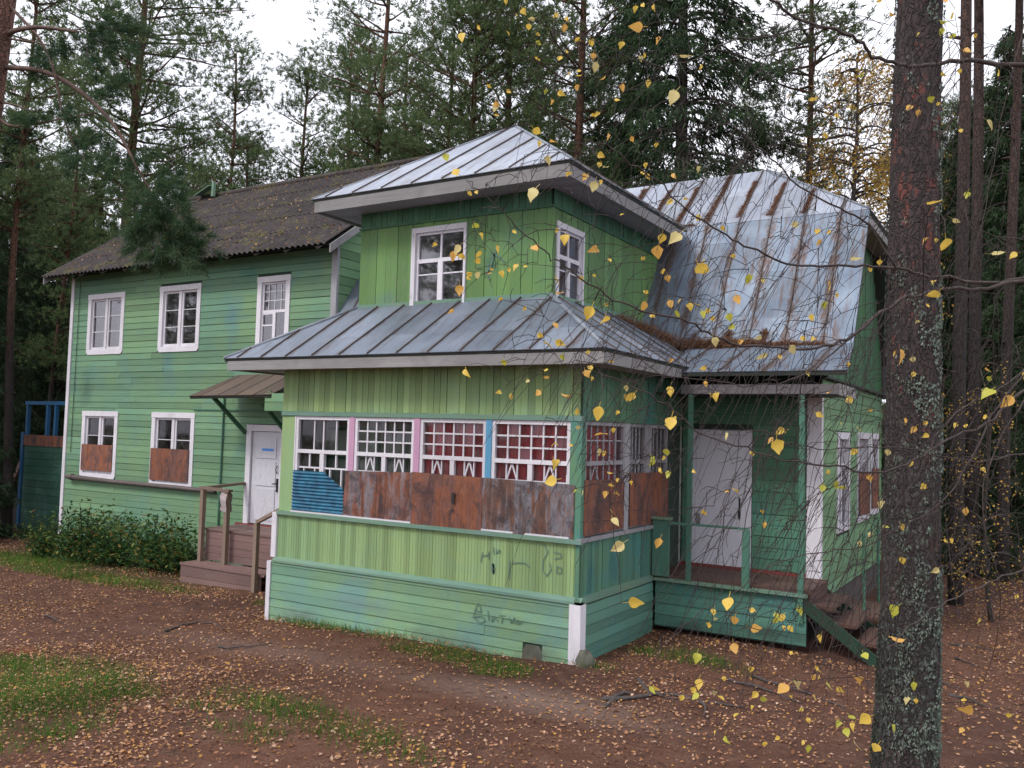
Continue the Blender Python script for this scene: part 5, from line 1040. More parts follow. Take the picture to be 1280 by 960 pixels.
B1 = bough([(5, 84, 8.2), (19, 85, 8.15), (50, 88, 8.0), (82, 102, 7.9), (110, 122, 7.8), (135, 147, 7.7), (152, 172, 7.65), (170, 207, 7.6), (182, 228, 7.6), (200, 262, 7.55), (214, 300, 7.5)], .026, .005)
B2 = bough([(10, 6, 8.2), (25, 21, 8.1), (50, 50, 8.0), (67, 87, 7.9), (77, 137, 7.85), (86, 165, 7.8), (95, 190, 7.8)], .017, .005)
B3 = bough([(8, 44, 8.2), (20, 38, 8.1), (45, 34, 7.9), (70, 36, 7.8), (98, 40, 7.7)], .028, .012)
B4 = bough([(0, 150, 8.2), (20, 158, 8.1), (70, 150, 8.0), (120, 141, 7.9)], .014, .005)
B5 = bough([(5, 48, 8.2), (40, 52, 8), (66, 58, 7.8)], .01, .004); B6 = bough([(0, 128, 8.2), (18, 131, 8.1), (42, 140, 8.)], .012, .004)
pp, dd, tw = [], [], MB()
def spray(px, py, d, rx, ry, n):
    c = at(px, py, d); src = min(B1+B2+B3+B4, key=lambda q: np.linalg.norm(q-c))
    for _ in range(n):
        a = random.gauss(0, 1)*rx*.45; b_ = random.gauss(0, 1)*ry*.45; e = at(px+a, py+b_, d+random.gauss(0, .2)); s = src+(e-src)*random.uniform(.4, .75)+np.array((0, 0, .03)); tw.tube([s, (s+e)/2+np.array((0, 0, random.uniform(-.02, .05))), e], [.004, .003, .002], 3, cap=False)
        v = e-s; l = np.linalg.norm(v)+1e-6
        for f in np.linspace(.55, 1.0, 5): pp.append(s+v*f+rng.normal(size=3)*.004); dd.append(v/l*.7+np.array((0, 0, .15)))
for a in ((195, 235, 7.6, 46, 26, 30), (205, 265, 7.55, 52, 34, 44), (180, 290, 7.6, 44, 30, 28), (222, 298, 7.5, 44, 34, 44), (200, 322, 7.5, 44, 18, 20), (235, 318, 7.5, 22, 24, 14), (150, 205, 7.7, 40, 26, 22), (112, 182, 7.8, 30, 22, 16), (90, 205, 7.8, 26, 20, 12), (60, 72, 7.95, 30, 18, 12), (45, 95, 8., 22, 16, 8), (35, 150, 8.0, 30, 8, 8), (85, 140, 7.9, 28, 12, 8), (120, 40, 7.7, 34, 26, 18), (150, 65, 7.7, 40, 30, 20), (175, 30, 7.6, 30, 22, 12), (70, 62, 7.9, 20, 12, 8), (130, 110, 7.7, 34, 24, 16)): spray(*a)
pp = np.array(pp); dd = np.array(dd); V, F = needle_tris(pp, dd, 20, .085, .0052, .5); mobj('needles', big_mesh('needles', V-np.array(base), F, 'near_needles'), LP)['kind'] = 'stuff'; tw.build('twigs', 'twig_bark', LP, org=tuple(base))['kind'] = 'stuff'

# ------------------------------------------------------------------ foreground birch reaching in from the right
BT = np.array((6.1, -4.6, 0.0)); BIRCH = thing('birch_tree', BT, 'birch at the right edge whose drooping twigs and yellow leaves hang across the view', 'birch tree'); bo = tuple(BT)
mb = MB(); mb.tube([BT+np.array((.03*math.sin(z), .1*z*.1, z-.2)) for z in np.arange(0, 11, .5)], [.13-.010*z for z in np.arange(0, 11, .5)], 14); mb.build('trunk', 'birch_bark', BIRCH, True, org=bo)
LIMBS = [  # photo pixels, depth at start and end, radii
 ([(1400, 60), (1280, 82), (1221, 76), (1179, 80), (1142, 84), (1126, 80), (1091, 68), (1073, 50), (1033, 35), (993, 21), (964, 0), (930, -30)], 3.7, 3.2, .016, .006),
 ([(1400, 330), (1280, 349), (1230, 354), (1185, 347), (1155, 344), (1122, 336), (1080, 332), (1035, 333), (992, 332), (960, 320), (930, 306), (900, 290), (860, 262), (820, 225), (790, 205), (760, 183), (730, 175)], 3.9, 3.0, .013, .0022),
 ([(1400, 370), (1280, 352), (1235, 361), (1185, 362), (1135, 372), (1095, 395), (1080, 410), (1050, 427), (1010, 437), (960, 432), (920, 431), (886, 417), (852, 400), (811, 390), (766, 372), (731, 352), (700, 328), (680, 314), (652, 287), (627, 265), (605, 243), (583, 226)], 3.7, 2.6, .014, .0014),
 ([(1380, 430), (1280, 488), (1255, 512), (1230, 532), (1185, 550), (1160, 565), (1135, 580), (1094, 591), (1044, 583), (995, 576), (956, 570), (910, 553), (870, 538), (841, 512), (808, 492), (766, 473), (735, 462)], 3.5, 2.7, .010, .002),
 ([(1380, 540), (1280, 567), (1222, 576), (1177, 572), (1135, 560), (1085, 560), (1035, 561), (992, 555), (975, 547), (950, 538)], 3.8, 3.3, .007, .002),
 ([(1400, 660), (1280, 712), (1235, 727), (1185, 752), (1150, 772), (1125, 792), (1112, 812)], 2.9, 2.5, .005, .0015),
 ([(1330, 420), (1280, 470), (1240, 520), (1205, 590), (1172, 630), (1135, 655), (1100, 672), (1067, 686), (1022, 690), (960, 710), (915, 745), (880, 762), (850, 790), (826, 797)], 3.6, 3.1, .007, .0012),
 ([(1120, 334), (1085, 282), (1060, 267), (1010, 240), (970, 205), (949, 183), (921, 163), (893, 126), (865, 84), (850, 60)], 3.55, 3.1, .007, .0016),
 ([(1035, 36), (1010, 36), (960, 45), (913, 51), (880, 70), (837, 82), (800, 75), (760, 60), (730, 45), (700, 40)], 3.35, 2.9, .005, .0014),
 ([(1142, 84), (1100, 100), (1060, 120), (1030, 160), (1000, 210), (985, 250)], 3.6, 3.4, .004, .0014),
 ([(1280, 500), (1245, 560), (1228, 610), (1235, 680), (1250, 720)], 3.5, 3.4, .005, .002),
 ([(1300, 440), (1260, 480), (1180, 530), (1150, 590), (1110, 650), (1075, 720), (1045, 790), (1020, 850)], 3.55, 3.2, .006, .0014),
 ([(1095, 395), (1040, 440), (1000, 470), (940, 482), (890, 476), (830, 470), (790, 440), (745, 450)], 3.5, 3.0, .006, .0012),
 ([(1280, 300), (1230, 290), (1190, 250), (1160, 240), (1130, 290), (1060, 280)], 3.6, 3.3, .003, .0012),
 ([(1280, 30), (1255, 130), (1238, 230), (1215, 330), (1190, 420)], 3.7, 3.5, .003, .0012),
]
ND = []; nodes_dir = []
for pix, da, db, ra, rb in LIMBS:
    n = len(pix); pts = smooth([at(x, y, da+(db-da)*i/(n-1)) for i, (x, y) in enumerate(pix)], 4); m_ = len(pts)
    pts = [p+rng.normal(size=3)*.004 if 0 < i < m_-1 else p for i, p in enumerate(pts)]
    if pix[0][0] >= 1330: hz = max(pts[0][2]-.8, .9); pts = [BT+np.array((0, 0, hz)), (BT+np.array((0, 0, hz+.4))+pts[0])/2]+pts
    m_ = len(pts); mb = MB(); mb.tube(pts, [.78*(ra+(rb-ra)*(i/(m_-1))**.6) for i in range(m_)], 6); mb.build('limb', 'limb_bark', BIRCH, True, org=bo)
    for i, p in enumerate(pts[2:]): ND.append(p)
ND = np.array(ND); TW = MB()
def px_of(p): c = p-CAM; z = c@FW; return 640+FPX*(c@RT)/z, 480-FPX*(c@UP)/z
def grow(T, r0=.0017, r1=.0008, sag=.12, maxl=9):
    global ND
    dv_ = ND-T; ds = np.linalg.norm(dv_, axis=1); cost = ds+.7*np.maximum(0, T[2]-ND[:, 2])+.9*np.maximum(0, -(dv_@RT))+.25*np.maximum(0, ds-.5); i = int(np.argmin(cost)); N = ND[i]; L = ds[i]
    if L < .02: return
    k = max(3, min(10, int(L/.05))); pts = []; side = rng.normal(size=3)*.05*L
    for j in range(k+1):
        t = j/k; p = N*(1-t)+T*t; p = p+np.array((0, 0, 1))*sag*L*math.sin(math.pi*t)*(1-.3*t)+side*math.sin(math.pi*t); pts.append(p+(rng.normal(size=3)*.0022 if 0 < j < k else 0))
    r0 = r0*(.75+min(1.2, L*1.1)); TW.tube(pts, [r0+(r1-r0)*j/k for j in range(k+1)], 4, cap=False); ND = np.concatenate([ND, np.array(pts[1:])])
def crop(o, s, l): return [(o[0]+q[0]/s, o[1]+q[1]/s)+tuple(q[2:]) for q in l]
LEAF = []
LEAF += crop((640, 0), 3.555, [(45,55),(15,72),(100,95),(75,120),(108,155),(108,195),(240,90),(235,125),(205,75),(550,40),(628,35),(575,30),(350,190),(300,180),(245,235),(218,265),(112,270),(362,250),(378,298,'p'),(300,320),(310,345),(245,340),(285,390),(495,390),(580,150,'B'),(662,185),(490,200),(585,250),(570,260),(745,275,'L'),(845,300),(605,370),(415,350),(150,408),(205,425),(175,455),(455,455),(730,435,'P'),(365,515),(390,515),(430,610),(530,620),(640,645),(95,593,'b'),(120,640),(195,655,'b'),(165,715,'p'),(382,700),(393,733),(405,755),(335,792),(370,828,'b'),(398,812),(247,775),(263,775),(105,868,'B'),(590,735),(572,775),(598,788),(712,787),(825,752),(715,908),(765,888),(1235,432)])
LEAF += crop((380, 140), 3.2, [(565,183,'g'),(600,250,'b'),(655,330),(688,325),(1052,250),(1068,245),(1135,265),(1165,297),(1188,283),(1195,232),(1187,212),(928,335,'b'),(680,460,'g'),(700,500),(835,482),(528,533),(625,555,'b'),(603,578,'b'),(635,585,'b'),(707,572),(770,548),(690,598),(915,557,'b'),(748,633),(745,658),(793,648),(818,633),(853,624),(888,625),(655,665),(672,658),(690,656),(622,712,'b'),(790,750),(595,800),(885,788),(1015,475),(1045,512,'b'),(1170,563,'b'),(1220,597),(1165,658),(1003,675,'b'),(1035,740,'b'),(1110,670),(1150,807,'B'),(1215,775),(1205,845,'B'),(1000,857),(935,900),(963,937,'b'),(1005,937,'b')])
LEAF += crop((680, 180), 2.909, [(495,350,'B'),(418,395,'B'),(430,345,'b'),(366,420),(235,425),(185,482),(40,495),(230,590),(432,468),(448,490),(378,552),(370,592,'b'),(397,630),(455,583),(567,270),(468,220),(510,203),(560,462,'B'),(590,462,'b'),(582,428),(745,492,'b'),(793,497),(697,568,'b'),(695,412),(548,595),(497,575),(530,592),(575,622,'g'),(600,610),(482,620,'g'),(668,633,'g'),(692,670),(605,645),(615,722,'p'),(718,725),(790,712),(895,752,'p'),(935,710),(985,718),(855,778),(812,785,'L'),(1110,803),(925,303),(995,320),(1008,360),(1043,325),(1065,550),(970,635),(1222,432),(1183,458),(35,662),(10,737,'b'),(42,737,'b'),(70,780,'g'),(160,760),(250,795),(330,925,'b'),(303,890),(305,922),(95,930,'b'),(460,900,'b'),(463,790),(590,825),(588,872),(955,838),(290,262),(650,310)])
LEAF += crop((700, 440), 3.048, [(150,235,'B'),(180,340,'B'),(148,382),(172,388),(205,300),(285,178),(262,172),(120,65),(95,85),(120,103),(40,180,'p'),(65,230),(72,292),(38,360),(424,38),(420,152,'g'),(557,122),(593,172),(570,170),(425,275,'B'),(445,255),(402,290),(360,425,'g'),(345,412,'g'),(405,385,'g'),(395,405),(377,455),(417,467,'g'),(272,498),(180,467),(195,515),(215,545),(180,545),(218,490),(200,652,'p'),(195,610),(65,540,'g'),(85,540),(240,755,'B'),(382,730,'b'),(632,330,'L'),(740,398),(825,360,'B'),(858,318,'b'),(812,340),(507,460),(545,615),(768,610),(660,540),(628,540),(780,660),(1175,480),(1085,525,'g'),(1048,508,'g'),(1020,460),(1003,520,'g'),(1130,385),(1130,297),(1190,228),(1070,277),(1030,165),(790,30),(835,20),(1100,45),(222,232)])
LEAF += crop((740, 640), 3.2, [(145,390,'B'),(548,370,'B'),(572,437,'b'),(630,402),(635,485,'b'),(487,402),(490,432),(470,455),(422,585,'b'),(565,545,'b'),(740,438,'g'),(732,420,'g'),(768,425),(787,468),(765,465),(825,395,'g'),(800,567),(638,630),(897,628),(878,672),(908,660),(938,695,'g'),(1063,688,'O'),(985,713),(528,667),(430,688,'b'),(410,715),(425,742,'g'),(245,715,'b'),(230,715,'g'),(362,745),(490,733),(505,750),(783,720,'B'),(800,745),(818,700,'p'),(845,795),(885,750),(860,835),(583,820),(988,848),(1030,830,'g'),(1050,860),(1012,880,'g'),(1113,845,'B'),(1200,870,'g'),(1048,932,'b'),(533,912,'g'),(495,885),(750,910),(690,930),(868,948,'g'),(850,925),(1145,950,'b'),(1195,530,'O'),(1225,405,'G'),(1235,65),(1160,70),(1120,95),(1070,130),(1240,195),(1085,580,'g'),(663,737),(690,755,'g'),(648,790)])
LEAF += crop((960, 240), 4, [(798,98,'B'),(922,165,'L'),(888,270,'B'),(800,250),(845,242),(1000,15),(1115,340,'L'),(1215,320),(1245,325),(832,460),(855,530,'B'),(800,575),(740,655),(265,255),(248,200),(162,180),(300,475,'b'),(275,570,'g'),(410,368,'L'),(172,740),(225,748,'L'),(110,790,'p'),(55,830),(660,822,'B'),(635,810),(722,838),(728,915),(1090,895),(1115,940),(1280,920)])
LEAF += crop((960, 480), 4, [(240,165),(310,55),(528,135),(400,85),(445,230),(690,185),(740,232),(795,200),(1030,90),(1120,60,'G'),(1215,95,'O'),(1098,180),(945,210),(990,215),(800,265),(605,345),(725,405),(502,470),(388,530,'g'),(335,508,'g'),(1068,435),(570,605),(660,720),(520,757),(460,808),(790,520),(985,640),(1042,800),(885,787),(925,790),(668,883),(850,940)])
LEAF += crop((960, 700), 4, [(1068,308),(1020,765,'B'),(920,610),(1003,630),(980,705),(1190,790),(975,855),(730,630,'g'),(700,705),(740,705),(980,90),(1248,185),(265,393)])
LEAF += crop((940, 0), 3.765, [(908,8),(652,72),(945,75),(885,115,'g'),(900,150,'g'),(935,180,'g'),(780,178),(995,250),(1048,172),(525,360,'g'),(895,352),(978,335),(1160,350),(178,458),(295,498,'b'),(838,470,'g'),(750,512),(785,532),(870,497),(395,548),(345,640),(980,622),(1105,595,'L'),(1018,920,'b'),(250,670),(612,10),(465,508)])
LEAF += crop((300, 0), 3.765, [(1040,180,'b'),(1118,132),(1250,5),(1255,160),(1165,408),(1205,500,'b'),(1205,550),(1190,530),(1255,435)])
LEAF += crop((340, 420), 3.2, [(775,152,'b'),(925,110,'g'),(1017,188),(1107,175),(1090,148),(915,232),(957,243),(1075,235),(1195,255,'L'),(1220,303),(1130,450,'b'),(1128,515,'b'),(1137,603,'B'),(1170,95),(1065,5),(1262,68)])
uniq = []
for q in LEAF:
    if all(math.hypot(q[0]-u[0], q[1]-u[1]) > 3.5 for u in uniq): uniq.append(q)
def leaf_mesh(mat, k):
    out = [(0, 0), (.12, -.03), (.28, -.12), (.36, -.27), (.355, -.44), (.26, -.63), (.12, -.83), (0, -1.0)]; r = random.Random(k); fold = r.uniform(.05, .75); curl = r.uniform(-.8, .8); bend = r.uniform(-.25, .25); V = []; F = []
    nrow = len(out)
    for i, (x, z) in enumerate(out):
        y = curl*z*z*.6
        for s in (-1, -.5, 0, .5, 1): V.append((x*s*(1+.10*r.uniform(-1, 1))+bend*z*z, y-fold*abs(x*s)+(.05*r.uniform(-1, 1) if abs(s) == 1 else 0), z*(1-.12*abs(curl))+(.035*r.uniform(-1, 1) if abs(s) == 1 else 0)))
    for i in range(nrow-1):
        for j in range(4): a = i*5+j; F.append((a, a+1, a+6, a+5))
    n = len(V); V += [(-.016, 0, 0), (.016, 0, 0), (.052, .02, .42), (.026, .02, .42)]; F.append((n, n+1, n+2, n+3))
    me = bpy.data.meshes.new('leaf'); me.from_pydata(V, [], F); me.materials.append(MATS[mat]); me.polygons.foreach_set('use_smooth', [True]*len(F)); me.update(); return me
LM = {m_: [leaf_mesh(m_, i) for i in range(9)] for m_ in ('leaf_yellow', 'leaf_orange', 'leaf_pale', 'leaf_green')}
items = []
for q in uniq:
    f = q[2] if len(q) > 2 else ''; sz = {'B': 20, 'b': 14.5, 'P': 20, 'L': 17, 'O': 20, 'G': 19, 'p': 14, 'g': 11.5}.get(f, random.uniform(6.5, 11.5)); mt = 'leaf_pale' if f in ('P', 'p', 'L') else 'leaf_green' if f in ('g', 'G') else 'leaf_orange' if f == 'O' else random.choices(['leaf_yellow', 'leaf_orange', 'leaf_pale', 'leaf_green'], [.60, .30 if q[1] < 440 else .12, .14, .04])[0]
    P0 = at(q[0], q[1], 3.0); nd = ND[np.argmin([np.hypot(*(np.array(px_of(n_))-q[:2])) for n_ in ND[::3]])*3]; dl = (nd-CAM)@FW
    size = random.uniform(.042, .056) if sz > 14 else random.uniform(.030, .042); d = min(max(size*FPX/sz, 2.0), 4.6); d = .65*d+.35*dl if sz <= 14 else d; size = sz*d/FPX; items.append((sz, q, d, size, mt, f))
items.sort(key=lambda i: -i[0]); small = MB()
anchors = []
for k, (sz, q, d, size, mt, f) in enumerate(items):
    p = at(q[0], q[1]-sz*.45, d); me = random.choice(LM[mt])
    toC = Vector(CAM-p).normalized(); nrm = (toC+Vector(rng.normal(size=3))*.6).normalized(); down = Vector((0, 0, -1)); rollang = random.gauss(0, .6)
    if f == 'L': rollang = random.choice((-1, 1))*random.uniform(.9, 1.5)
    yax = -nrm; zax = (-down-(-down).dot(yax)*yax).normalized(); xax = yax.cross(zax).normalized(); M = Matrix((xax, yax, zax)).transposed() @ Matrix.Rotation(rollang, 3, 'Y'); wdt = .5 if f == 'L' else random.uniform(.85, 1.15)
    M4 = Matrix.Translation(Vector(p)-Vector(bo)) @ M.to_4x4() @ Matrix.Diagonal((size*wdt, size, size, 1))
    if k < 298:
        o = mobj('leaf', me, BIRCH); o.matrix_local = M4
    else:
        n = len(small.v); small.v += [tuple(M4 @ v.co) for v in me.vertices]; small.f += [tuple(n+i for i in pl.vertices) for pl in me.polygons]
    st = M4 @ Vector((.04, .02, .42)); anchors.append(np.array(st)+BT)
if small.v: o = small.build('small_leaves', 'leaf_yellow', BIRCH); o['kind'] = 'stuff'
order = sorted(range(len(anchors)), key=lambda i: np.min(np.linalg.norm(ND[:260]-anchors[i], axis=1)))
for i in order: grow(anchors[i])
def extra(x0, x1, y0, y1, n, da=2.8, db=3.7, hang=0.):
    for _ in range(n):
        T = at(random.uniform(x0, x1), random.uniform(y0, y1), random.uniform(da, db))
        if hang and random.random() < hang:
            i = int(np.argmin(np.linalg.norm(ND-(T+np.array((0, 0, .25))), axis=1))); N = ND[i]; l = random.uniform(.18, .55); dx = rng.normal(size=3)*.05-RT*random.uniform(.1, .75)*l; k = 7
            pts = [N+dx*(t/k)+np.array((0, 0, -l*(t/k)**1.3))+(rng.normal(size=3)*.002 if t else 0) for t in range(k+1)]; TW.tube(pts, [.0013-.0006*t/k for t in range(k+1)], 4, cap=False); globals()['ND'] = np.concatenate([ND, np.array(pts[2:])])
        else: grow(T, .0016, .0008)
extra(860, 1120, 180, 440, 270, hang=.35); extra(700, 1010, 400, 660, 460, hang=.2); extra(960, 1280, 420, 780, 820, hang=.25); extra(640, 950, 0, 260, 220, hang=.1); extra(1110, 1280, 0, 450, 260, hang=.3); extra(860, 1150, 640, 860, 260, hang=.25); extra(950, 1120, 20, 220, 180, hang=.3); extra(600, 780, 200, 460, 110); extra(740, 900, 140, 420, 120)
TW.build('twigs', 'twig_bark', BIRCH, org=bo)['kind'] = 'stuff'

# ------------------------------------------------------------------ shrubs by the left wall
def shrub_mesh(seed, n=620, h=1.1, rad=.75):
    r = random.Random(seed); st = MB(); tips = []
    for k in range(22):
        a = r.uniform(0, 6.28); l = r.uniform(.35, 1.35)*h; q = np.array((math.cos(a)*rad*r.uniform(.2, .9), math.sin(a)*rad*r.uniform(.2, .9), l)); st.tube([(0, 0, -.1), q*.5+np.array((0, 0, .15)), q], [.01, .008, .004], 4, cap=False); tips.append(q)
    i = rng.integers(0, len(tips), n); f = rng.uniform(.25, 1.05, n)[:, None]; P = np.array(tips)[i]*f+rng.normal(size=(n, 3))*np.array((.16, .16, .10)); P[:, 2] = np.maximum(P[:, 2], .03)
    V, F = leaf_quads(P, .12, .045, .35); return st, V, F
SP = []
for sd in (1, 2, 3):
    st, V, F = shrub_mesh(sd, 1300); o1 = st.build('stems', 'twig_bark', None); SP.append((o1.data, big_mesh('leaves', V, F, 'shrub_leaves'))); bpy.data.objects.remove(o1)
for k, (px, py, s, wh) in enumerate(((62, 672, .95, 'leafy shrub at the far left, in front of the dark green lean-to'), (105, 665, 1.25, 'tall leafy shrub under the left ground floor window'), (150, 676, 1.05, 'broad shrub in the middle of the row below the grey pipe'), (188, 672, 1.1, 'shrub with upright shoots between the two boarded windows'), (228, 672, 1.1, 'dark leafy shrub beside the left steps'), (85, 690, .6, 'low leafy clump at the front left of the shrub row'), (205, 692, .6, 'low leafy clump in front of the shrub next to the steps'), (128, 690, .8, 'middle low clump in the front of the shrub row'), (45, 690, .55, 'smallest clump at the left end of the shrub row'))):
    d = FW*FPX+RT*(px-640)-UP*(py-480); k_ = (-.3-CAM[2])/d[2]; p = CAM+d*k_
    if p[1] > 2.25: p = CAM+d*((2.25-CAM[1])/d[1])
    T = thing('shrub', (p[0], p[1], g(p[0], p[1])), wh, 'shrub'); T.scale = (s, s, s*.72); T.rotation_euler = (0, 0, random.uniform(0, 6)); a, b_ = SP[k % 3]; mobj('stems', a, T)['kind'] = 'stuff'; mobj('leaves', b_, T)['kind'] = 'stuff'

# ------------------------------------------------------------------ grass, leaves, needles, roots
def in_house(x, y): return (-5.3 < x < .1 and y > -.1) or (x > -16 and y > 2.95 and x < 2.2) or (-9.4 < x < -5 and y > 1.5) or (0 <= x < 3.2 and y > 2.25)
def ground_pts(n, fn, x0=-22, x1=10, y0=-8, y1=14):
    X = rng.uniform(x0, x1, n); Y = rng.uniform(y0, y1, n); out = []
    for x, y in zip(X, Y):
        if in_house(x, y): continue
        if random.random() < fn(x, y): out.append((x, y, g(x, y)))
    return np.array(out)
def spot(x, y, cx, cy, rx, ry): return max(0, 1-((x-cx)/rx)**2-((y-cy)/ry)**2)
def P2(px, py): d = FW*FPX+RT*(px-640)-UP*(py-480); p = CAM+d*((-.12-CAM[2])/d[2]); return p[0], p[1]
GC = [(P2(40, 850), 1.9, 1.1, 1.3), (P2(0, 905), 1.3, .9, 1.0), (P2(170, 868), .45, .3, .8), (P2(330, 885), .9, .4, .7), (P2(400, 915), 1.1, .4, .9), (P2(470, 950), .8, .35, .7), (P2(560, 828), 1.1, .35, 1.7), (P2(470, 800), 1.0, .25, 1.2), (P2(620, 848), .6, .32, 1.8), (P2(740, 850), .4, .2, 1.0), (P2(850, 835), .8, .35, 1.6), (P2(900, 850), .6, .25, .5), (P2(390, 785), .9, .2, 1.2), (P2(120, 712), 3.2, .5, 1.2), (P2(30, 685), 2.4, .8, 1.2), (P2(330, 752), .3, .2, .8), (P2(250, 890), .5, .2, .5), (P2(300, 930), .7, .3, .5)]
def grass_d(x, y): s = sum(a*spot(x, y, c[0], c[1], rx, ry) for c, rx, ry, a in GC); return s*(.45+1.5*max(0, noise.noise(Vector((x*2.3, y*2.3, 9)))+.25))
Gp = ground_pts(420000, grass_d, -22, 2, -6.5, 4); n = len(Gp); hgt = rng.uniform(.2, 1, (n, 1))**2*.13+.02; dr = rng.normal(size=(n, 3))*.35; dr[:, 2] = 1; sd = rng.normal(size=(n, 3)); sd[:, 2] = 0; sd /= np.linalg.norm(sd, axis=1)[:, None]
V = np.stack([Gp-sd*.004, Gp+sd*.004, Gp+dr*hgt], 1).reshape(-1, 3); tag(mobj('grass', big_mesh('grass', V, np.arange(n*3).reshape(-1, 3), 'grass_blades')), kind='stuff')
FG = ground_pts(60000, lambda x, y: max(0, noise.noise(Vector((x*.15, y*.15, 2)))+.45), -60, -16.5, 4, 45); n = len(FG); dr = rng.normal(size=(n, 3))*.3; dr[:, 2] = 1; sd = rand_dirs(n); V = np.stack([FG-sd*.02, FG+sd*.02, FG+dr*rng.uniform(.1, .3, (n, 1))], 1).reshape(-1, 3); tag(mobj('far_grass', big_mesh('far_grass', V, np.arange(n*3).reshape(-1, 3), 'grass_blades')), kind='stuff')
def litter_d(x, y):
    b_ = .10+.75*max(0, noise.noise(Vector((x*.5, y*.5, 5)))+.12)+.35*max(0, noise.noise(Vector((x*2.7, y*2.7, 8)))); near = max(0, min(1, (-1.6-y)/2.5)) if x < 1 else .35
    b_ += near*1.0*max(0, noise.noise(Vector((x*.8, y*.8, 1)))+.25)*(1.2 if x < -1.5 else .5); b_ += .5*min(1, grass_d(x, y)); b_ += .35*spot(x, y, -8.5, .9, 2.2, .6); b_ += .5*spot(x, y, .8, 2.0, 1.6, .5)+.4*spot(x, y, -3, -.15, 2.4, .25); return min(1, b_)
Lp = ground_pts(430000, litter_d, -20, 10, -7.5, 12); n = len(Lp); print('litter', n, 'grass', len(Gp)); dx = rand_dirs(n); dx[:, 2] *= .25; dx /= np.linalg.norm(dx, axis=1)[:, None]; dy = np.cross(np.tile((0, 0, 1.), (n, 1))+rng.normal(size=(n, 3))*.35, dx); dy /= np.linalg.norm(dy, axis=1)[:, None]
s_ = rng.uniform(.3, 1, (n, 1))**1.6*.018+.004; Lp[:, 2] += rng.uniform(.004, .03, n); cup = np.array((0, 0, 1.))*s_*rng.uniform(-.3, .5, (n, 1)); V = np.stack([Lp-dx*s_*1.2, Lp-dy*s_*.8+cup, Lp+dx*s_*1.3, Lp+dy*s_*.8+cup], 1).reshape(-1, 3)
tag(mobj('fallen_leaves', big_mesh('fallen_leaves', V, np.arange(n*4).reshape(-1, 4), 'leaf_litter')), kind='stuff')
# small dead twigs lying about
Tp = ground_pts(5200, lambda x, y: .25+.5*max(0, noise.noise(Vector((x*.6, y*.6, 4)))), -18, 9, -7, 6); tb_ = MB()
for p in Tp[:1500]:
    a = random.uniform(0, 3.14); l = random.uniform(.05, .22); d = np.array((math.cos(a), math.sin(a), 0))*l; md = p+d*.5+rng.normal(size=3)*.015; md[2] = p[2]+.02; tb_.tube([p+np.array((0, 0, .008)), md, p+d+np.array((0, 0, .006))], [.0035, .003, .0015], 3, cap=False)
tag(tb_.build('ground_twigs', 'twig_bark'), kind='stuff')
# litter on the slates
n = 700; X = rng.uniform(-16, -6.8, n); T_ = rng.uniform(0, 1, n); Pp = np.stack([X, EY+(RY-EY)*T_-.03, EZ+(RZ-EZ)*T_+.05], 1); V, F = leaf_quads(Pp, .05, .035, 0); tag(mobj('roof_leaves', big_mesh('roof_leaves', V, F, 'leaf_litter')), kind='stuff')
# pine needles drifted into the roof valley and along the seams
nl = []
def drift(f, n, sp):
    for _ in range(n): p = f(random.random()); nl.append(p+rng.normal(size=3)*np.array(sp))
V3 = lambda *a: np.array(a, float)
drift(lambda t: V3(-.9, 2.9, 4.66)*(1-t)+V3(.0, 3.64, 4.22)*t, 2600, (.10, .10, .04)); drift(lambda t: V3(.0, 3.62, 4.26)*(1-t)+V3(1.1, 3.66, 4.24)*t, 4200, (.1, .04, .045)); drift(lambda t: V3(1.1, 3.66, 4.24)*(1-t)+V3(2.1, 3.66, 4.22)*t, 1300, (.05, .03, .022))
for xx in (.08, .64, 1.2): drift(lambda t: V3(xx, 3.68+.15*t, 4.22+.26*t), 420, (.035, .02, .02))
for xx in (-2.95, -2.39, -1.83, -1.27, -.71, -.15, .41, .97, 1.53):
    tm = 1 if xx < RDX else max(.1, 1-(xx-RDX)/(WX-RDX)); t0_ = random.uniform(0, .12); t1_ = random.uniform(.75, 1)*tm; sd_ = random.uniform(0, 50)
    for _ in range(int(1500*t1_)):
        t = t0_+(t1_-t0_)*random.random(); wd_ = .012+.05*max(0, noise.noise(Vector((t*4, sd_, 0)))+.25)+.03*(1-t)**3
        nl.append(V3(xx-.012-abs(random.gauss(0, wd_)), 5.0+(RDY-5.0)*t, 6.525+(RDZ-6.50)*t+random.uniform(0, .006)))
for _ in range(2600):
    t = random.random(); nl.append(V3(-1.9+1.5*t+random.gauss(0, .03), 5.02+abs(random.gauss(0, .10))*(1.2-t), 6.54+random.gauss(0, .01)))
nl = np.array(nl); dn_ = rand_dirs(len(nl)); dn_[:, 2] *= .3; V, F = needle_tris(nl, dn_, 4, .05, .006, .5); tag(mobj('needle_drifts', big_mesh('needle_drifts', V, F, 'needle_litter')), kind='stuff')
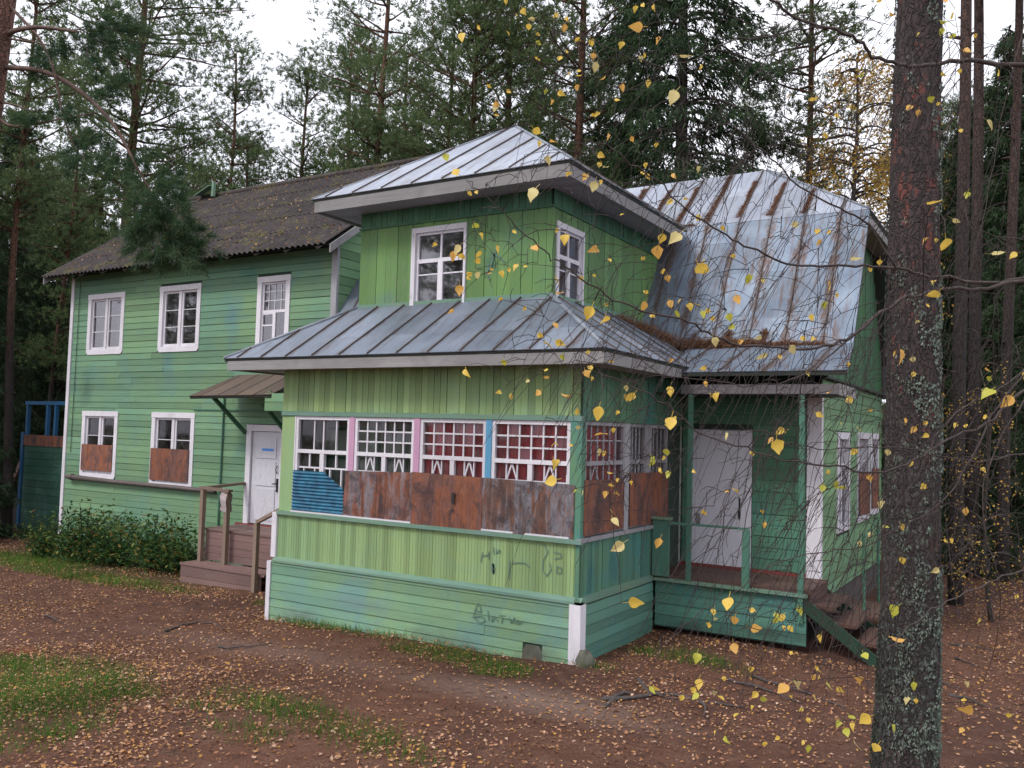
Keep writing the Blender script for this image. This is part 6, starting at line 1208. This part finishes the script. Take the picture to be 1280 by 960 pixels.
# roots and sticks
def rootpx(pix, r, label, name='tree_root', cat='root', z=.015):
    P = []
    for i, (x, y) in enumerate(pix): a = P2(x, y); P.append((a[0], a[1], g(*a)+z+.012*math.sin(i*1.7)))
    P = smooth(P, 4); n = len(P); o = P[0]; mb = MB(); mb.tube([p+rng.normal(size=3)*.006 for p in P], [r*(1-.7*i/(n-1))*random.uniform(.8, 1.2) for i in range(n)], 7); T = mb.build(name, 'root_bark', None, True, org=tuple(o)); T.location = tuple(o); tag(T, label, cat)
rootpx([(752, 893), (790, 890), (830, 884), (880, 892), (930, 900)], .028, 'long gnarled root lying on the bare earth in front of the porch'); rootpx([(798, 866), (808, 880), (830, 888), (862, 890)], .02, 'short forked root joining the long root from behind')
rootpx([(755, 900), (775, 885), (790, 884)], .03, 'thick knuckle of root at the left end of the long root'); rootpx([(905, 862), (930, 870), (970, 880), (1000, 893)], .02, 'root half buried between the long root and the lichened pine'); rootpx([(940, 858), (970, 870), (1010, 880), (1060, 900)], .018, 'thin root running towards the lichened pine'); rootpx([(875, 895), (882, 902), (880, 912)], .016, 'stub of root bending towards the viewer')
rootpx([(205, 787), (235, 777), (265, 776), (280, 785)], .016, 'twisted grey root near the left steps'); rootpx([(272, 810), (300, 812), (340, 806)], .014, 'thin root on the path below the veranda'); rootpx([(55, 760), (70, 768), (80, 774)], .012, 'short pale stick on the path at left', 'fallen_stick', 'stick')
rootpx([(1170, 862), (1183, 872), (1200, 876)], .015, 'stick just right of the lichened trunk', 'fallen_stick', 'stick'); rootpx([(1185, 817), (1215, 821), (1246, 826)], .014, 'upper straight stick right of the lichened trunk', 'fallen_stick', 'stick'); rootpx([(1193, 834), (1210, 842), (1226, 847)], .013, 'lower straight stick right of the lichened trunk', 'fallen_stick', 'stick'); rootpx([(1185, 884), (1210, 890), (1235, 902)], .018, 'thick fallen stick at the bottom right', 'fallen_stick', 'stick')
a = P2(737, 829); mb = MB(); st = bmesh = None
V = []; F = []
for j in range(7):
    for i in range(12):
        ph = math.pi*j/6; t = 2*math.pi*i/12; k_ = 1+.18*noise.noise(Vector((math.cos(t)*1.3, math.sin(t)*1.3, ph))); k_ = 1+.45*noise.noise(Vector((math.cos(t)*1.6, math.sin(t)*1.6, ph*1.3))); V.append((.12*math.sin(ph)*math.cos(t)*k_, .10*math.sin(ph)*math.sin(t)*k_, .13*math.cos(ph)*k_+.02))
for j in range(6):
    for i in range(12): F.append((j*12+i, (j+1)*12+i, (j+1)*12+(i+1) % 12, j*12+(i+1) % 12))
mb.v, mb.f = V, F; T = mb.build('stone', 'stone', None, True); T.location = (.17, -.10, g(.17, -.1)); tag(T, 'grey rounded stone at the foot of the veranda corner', 'stone')
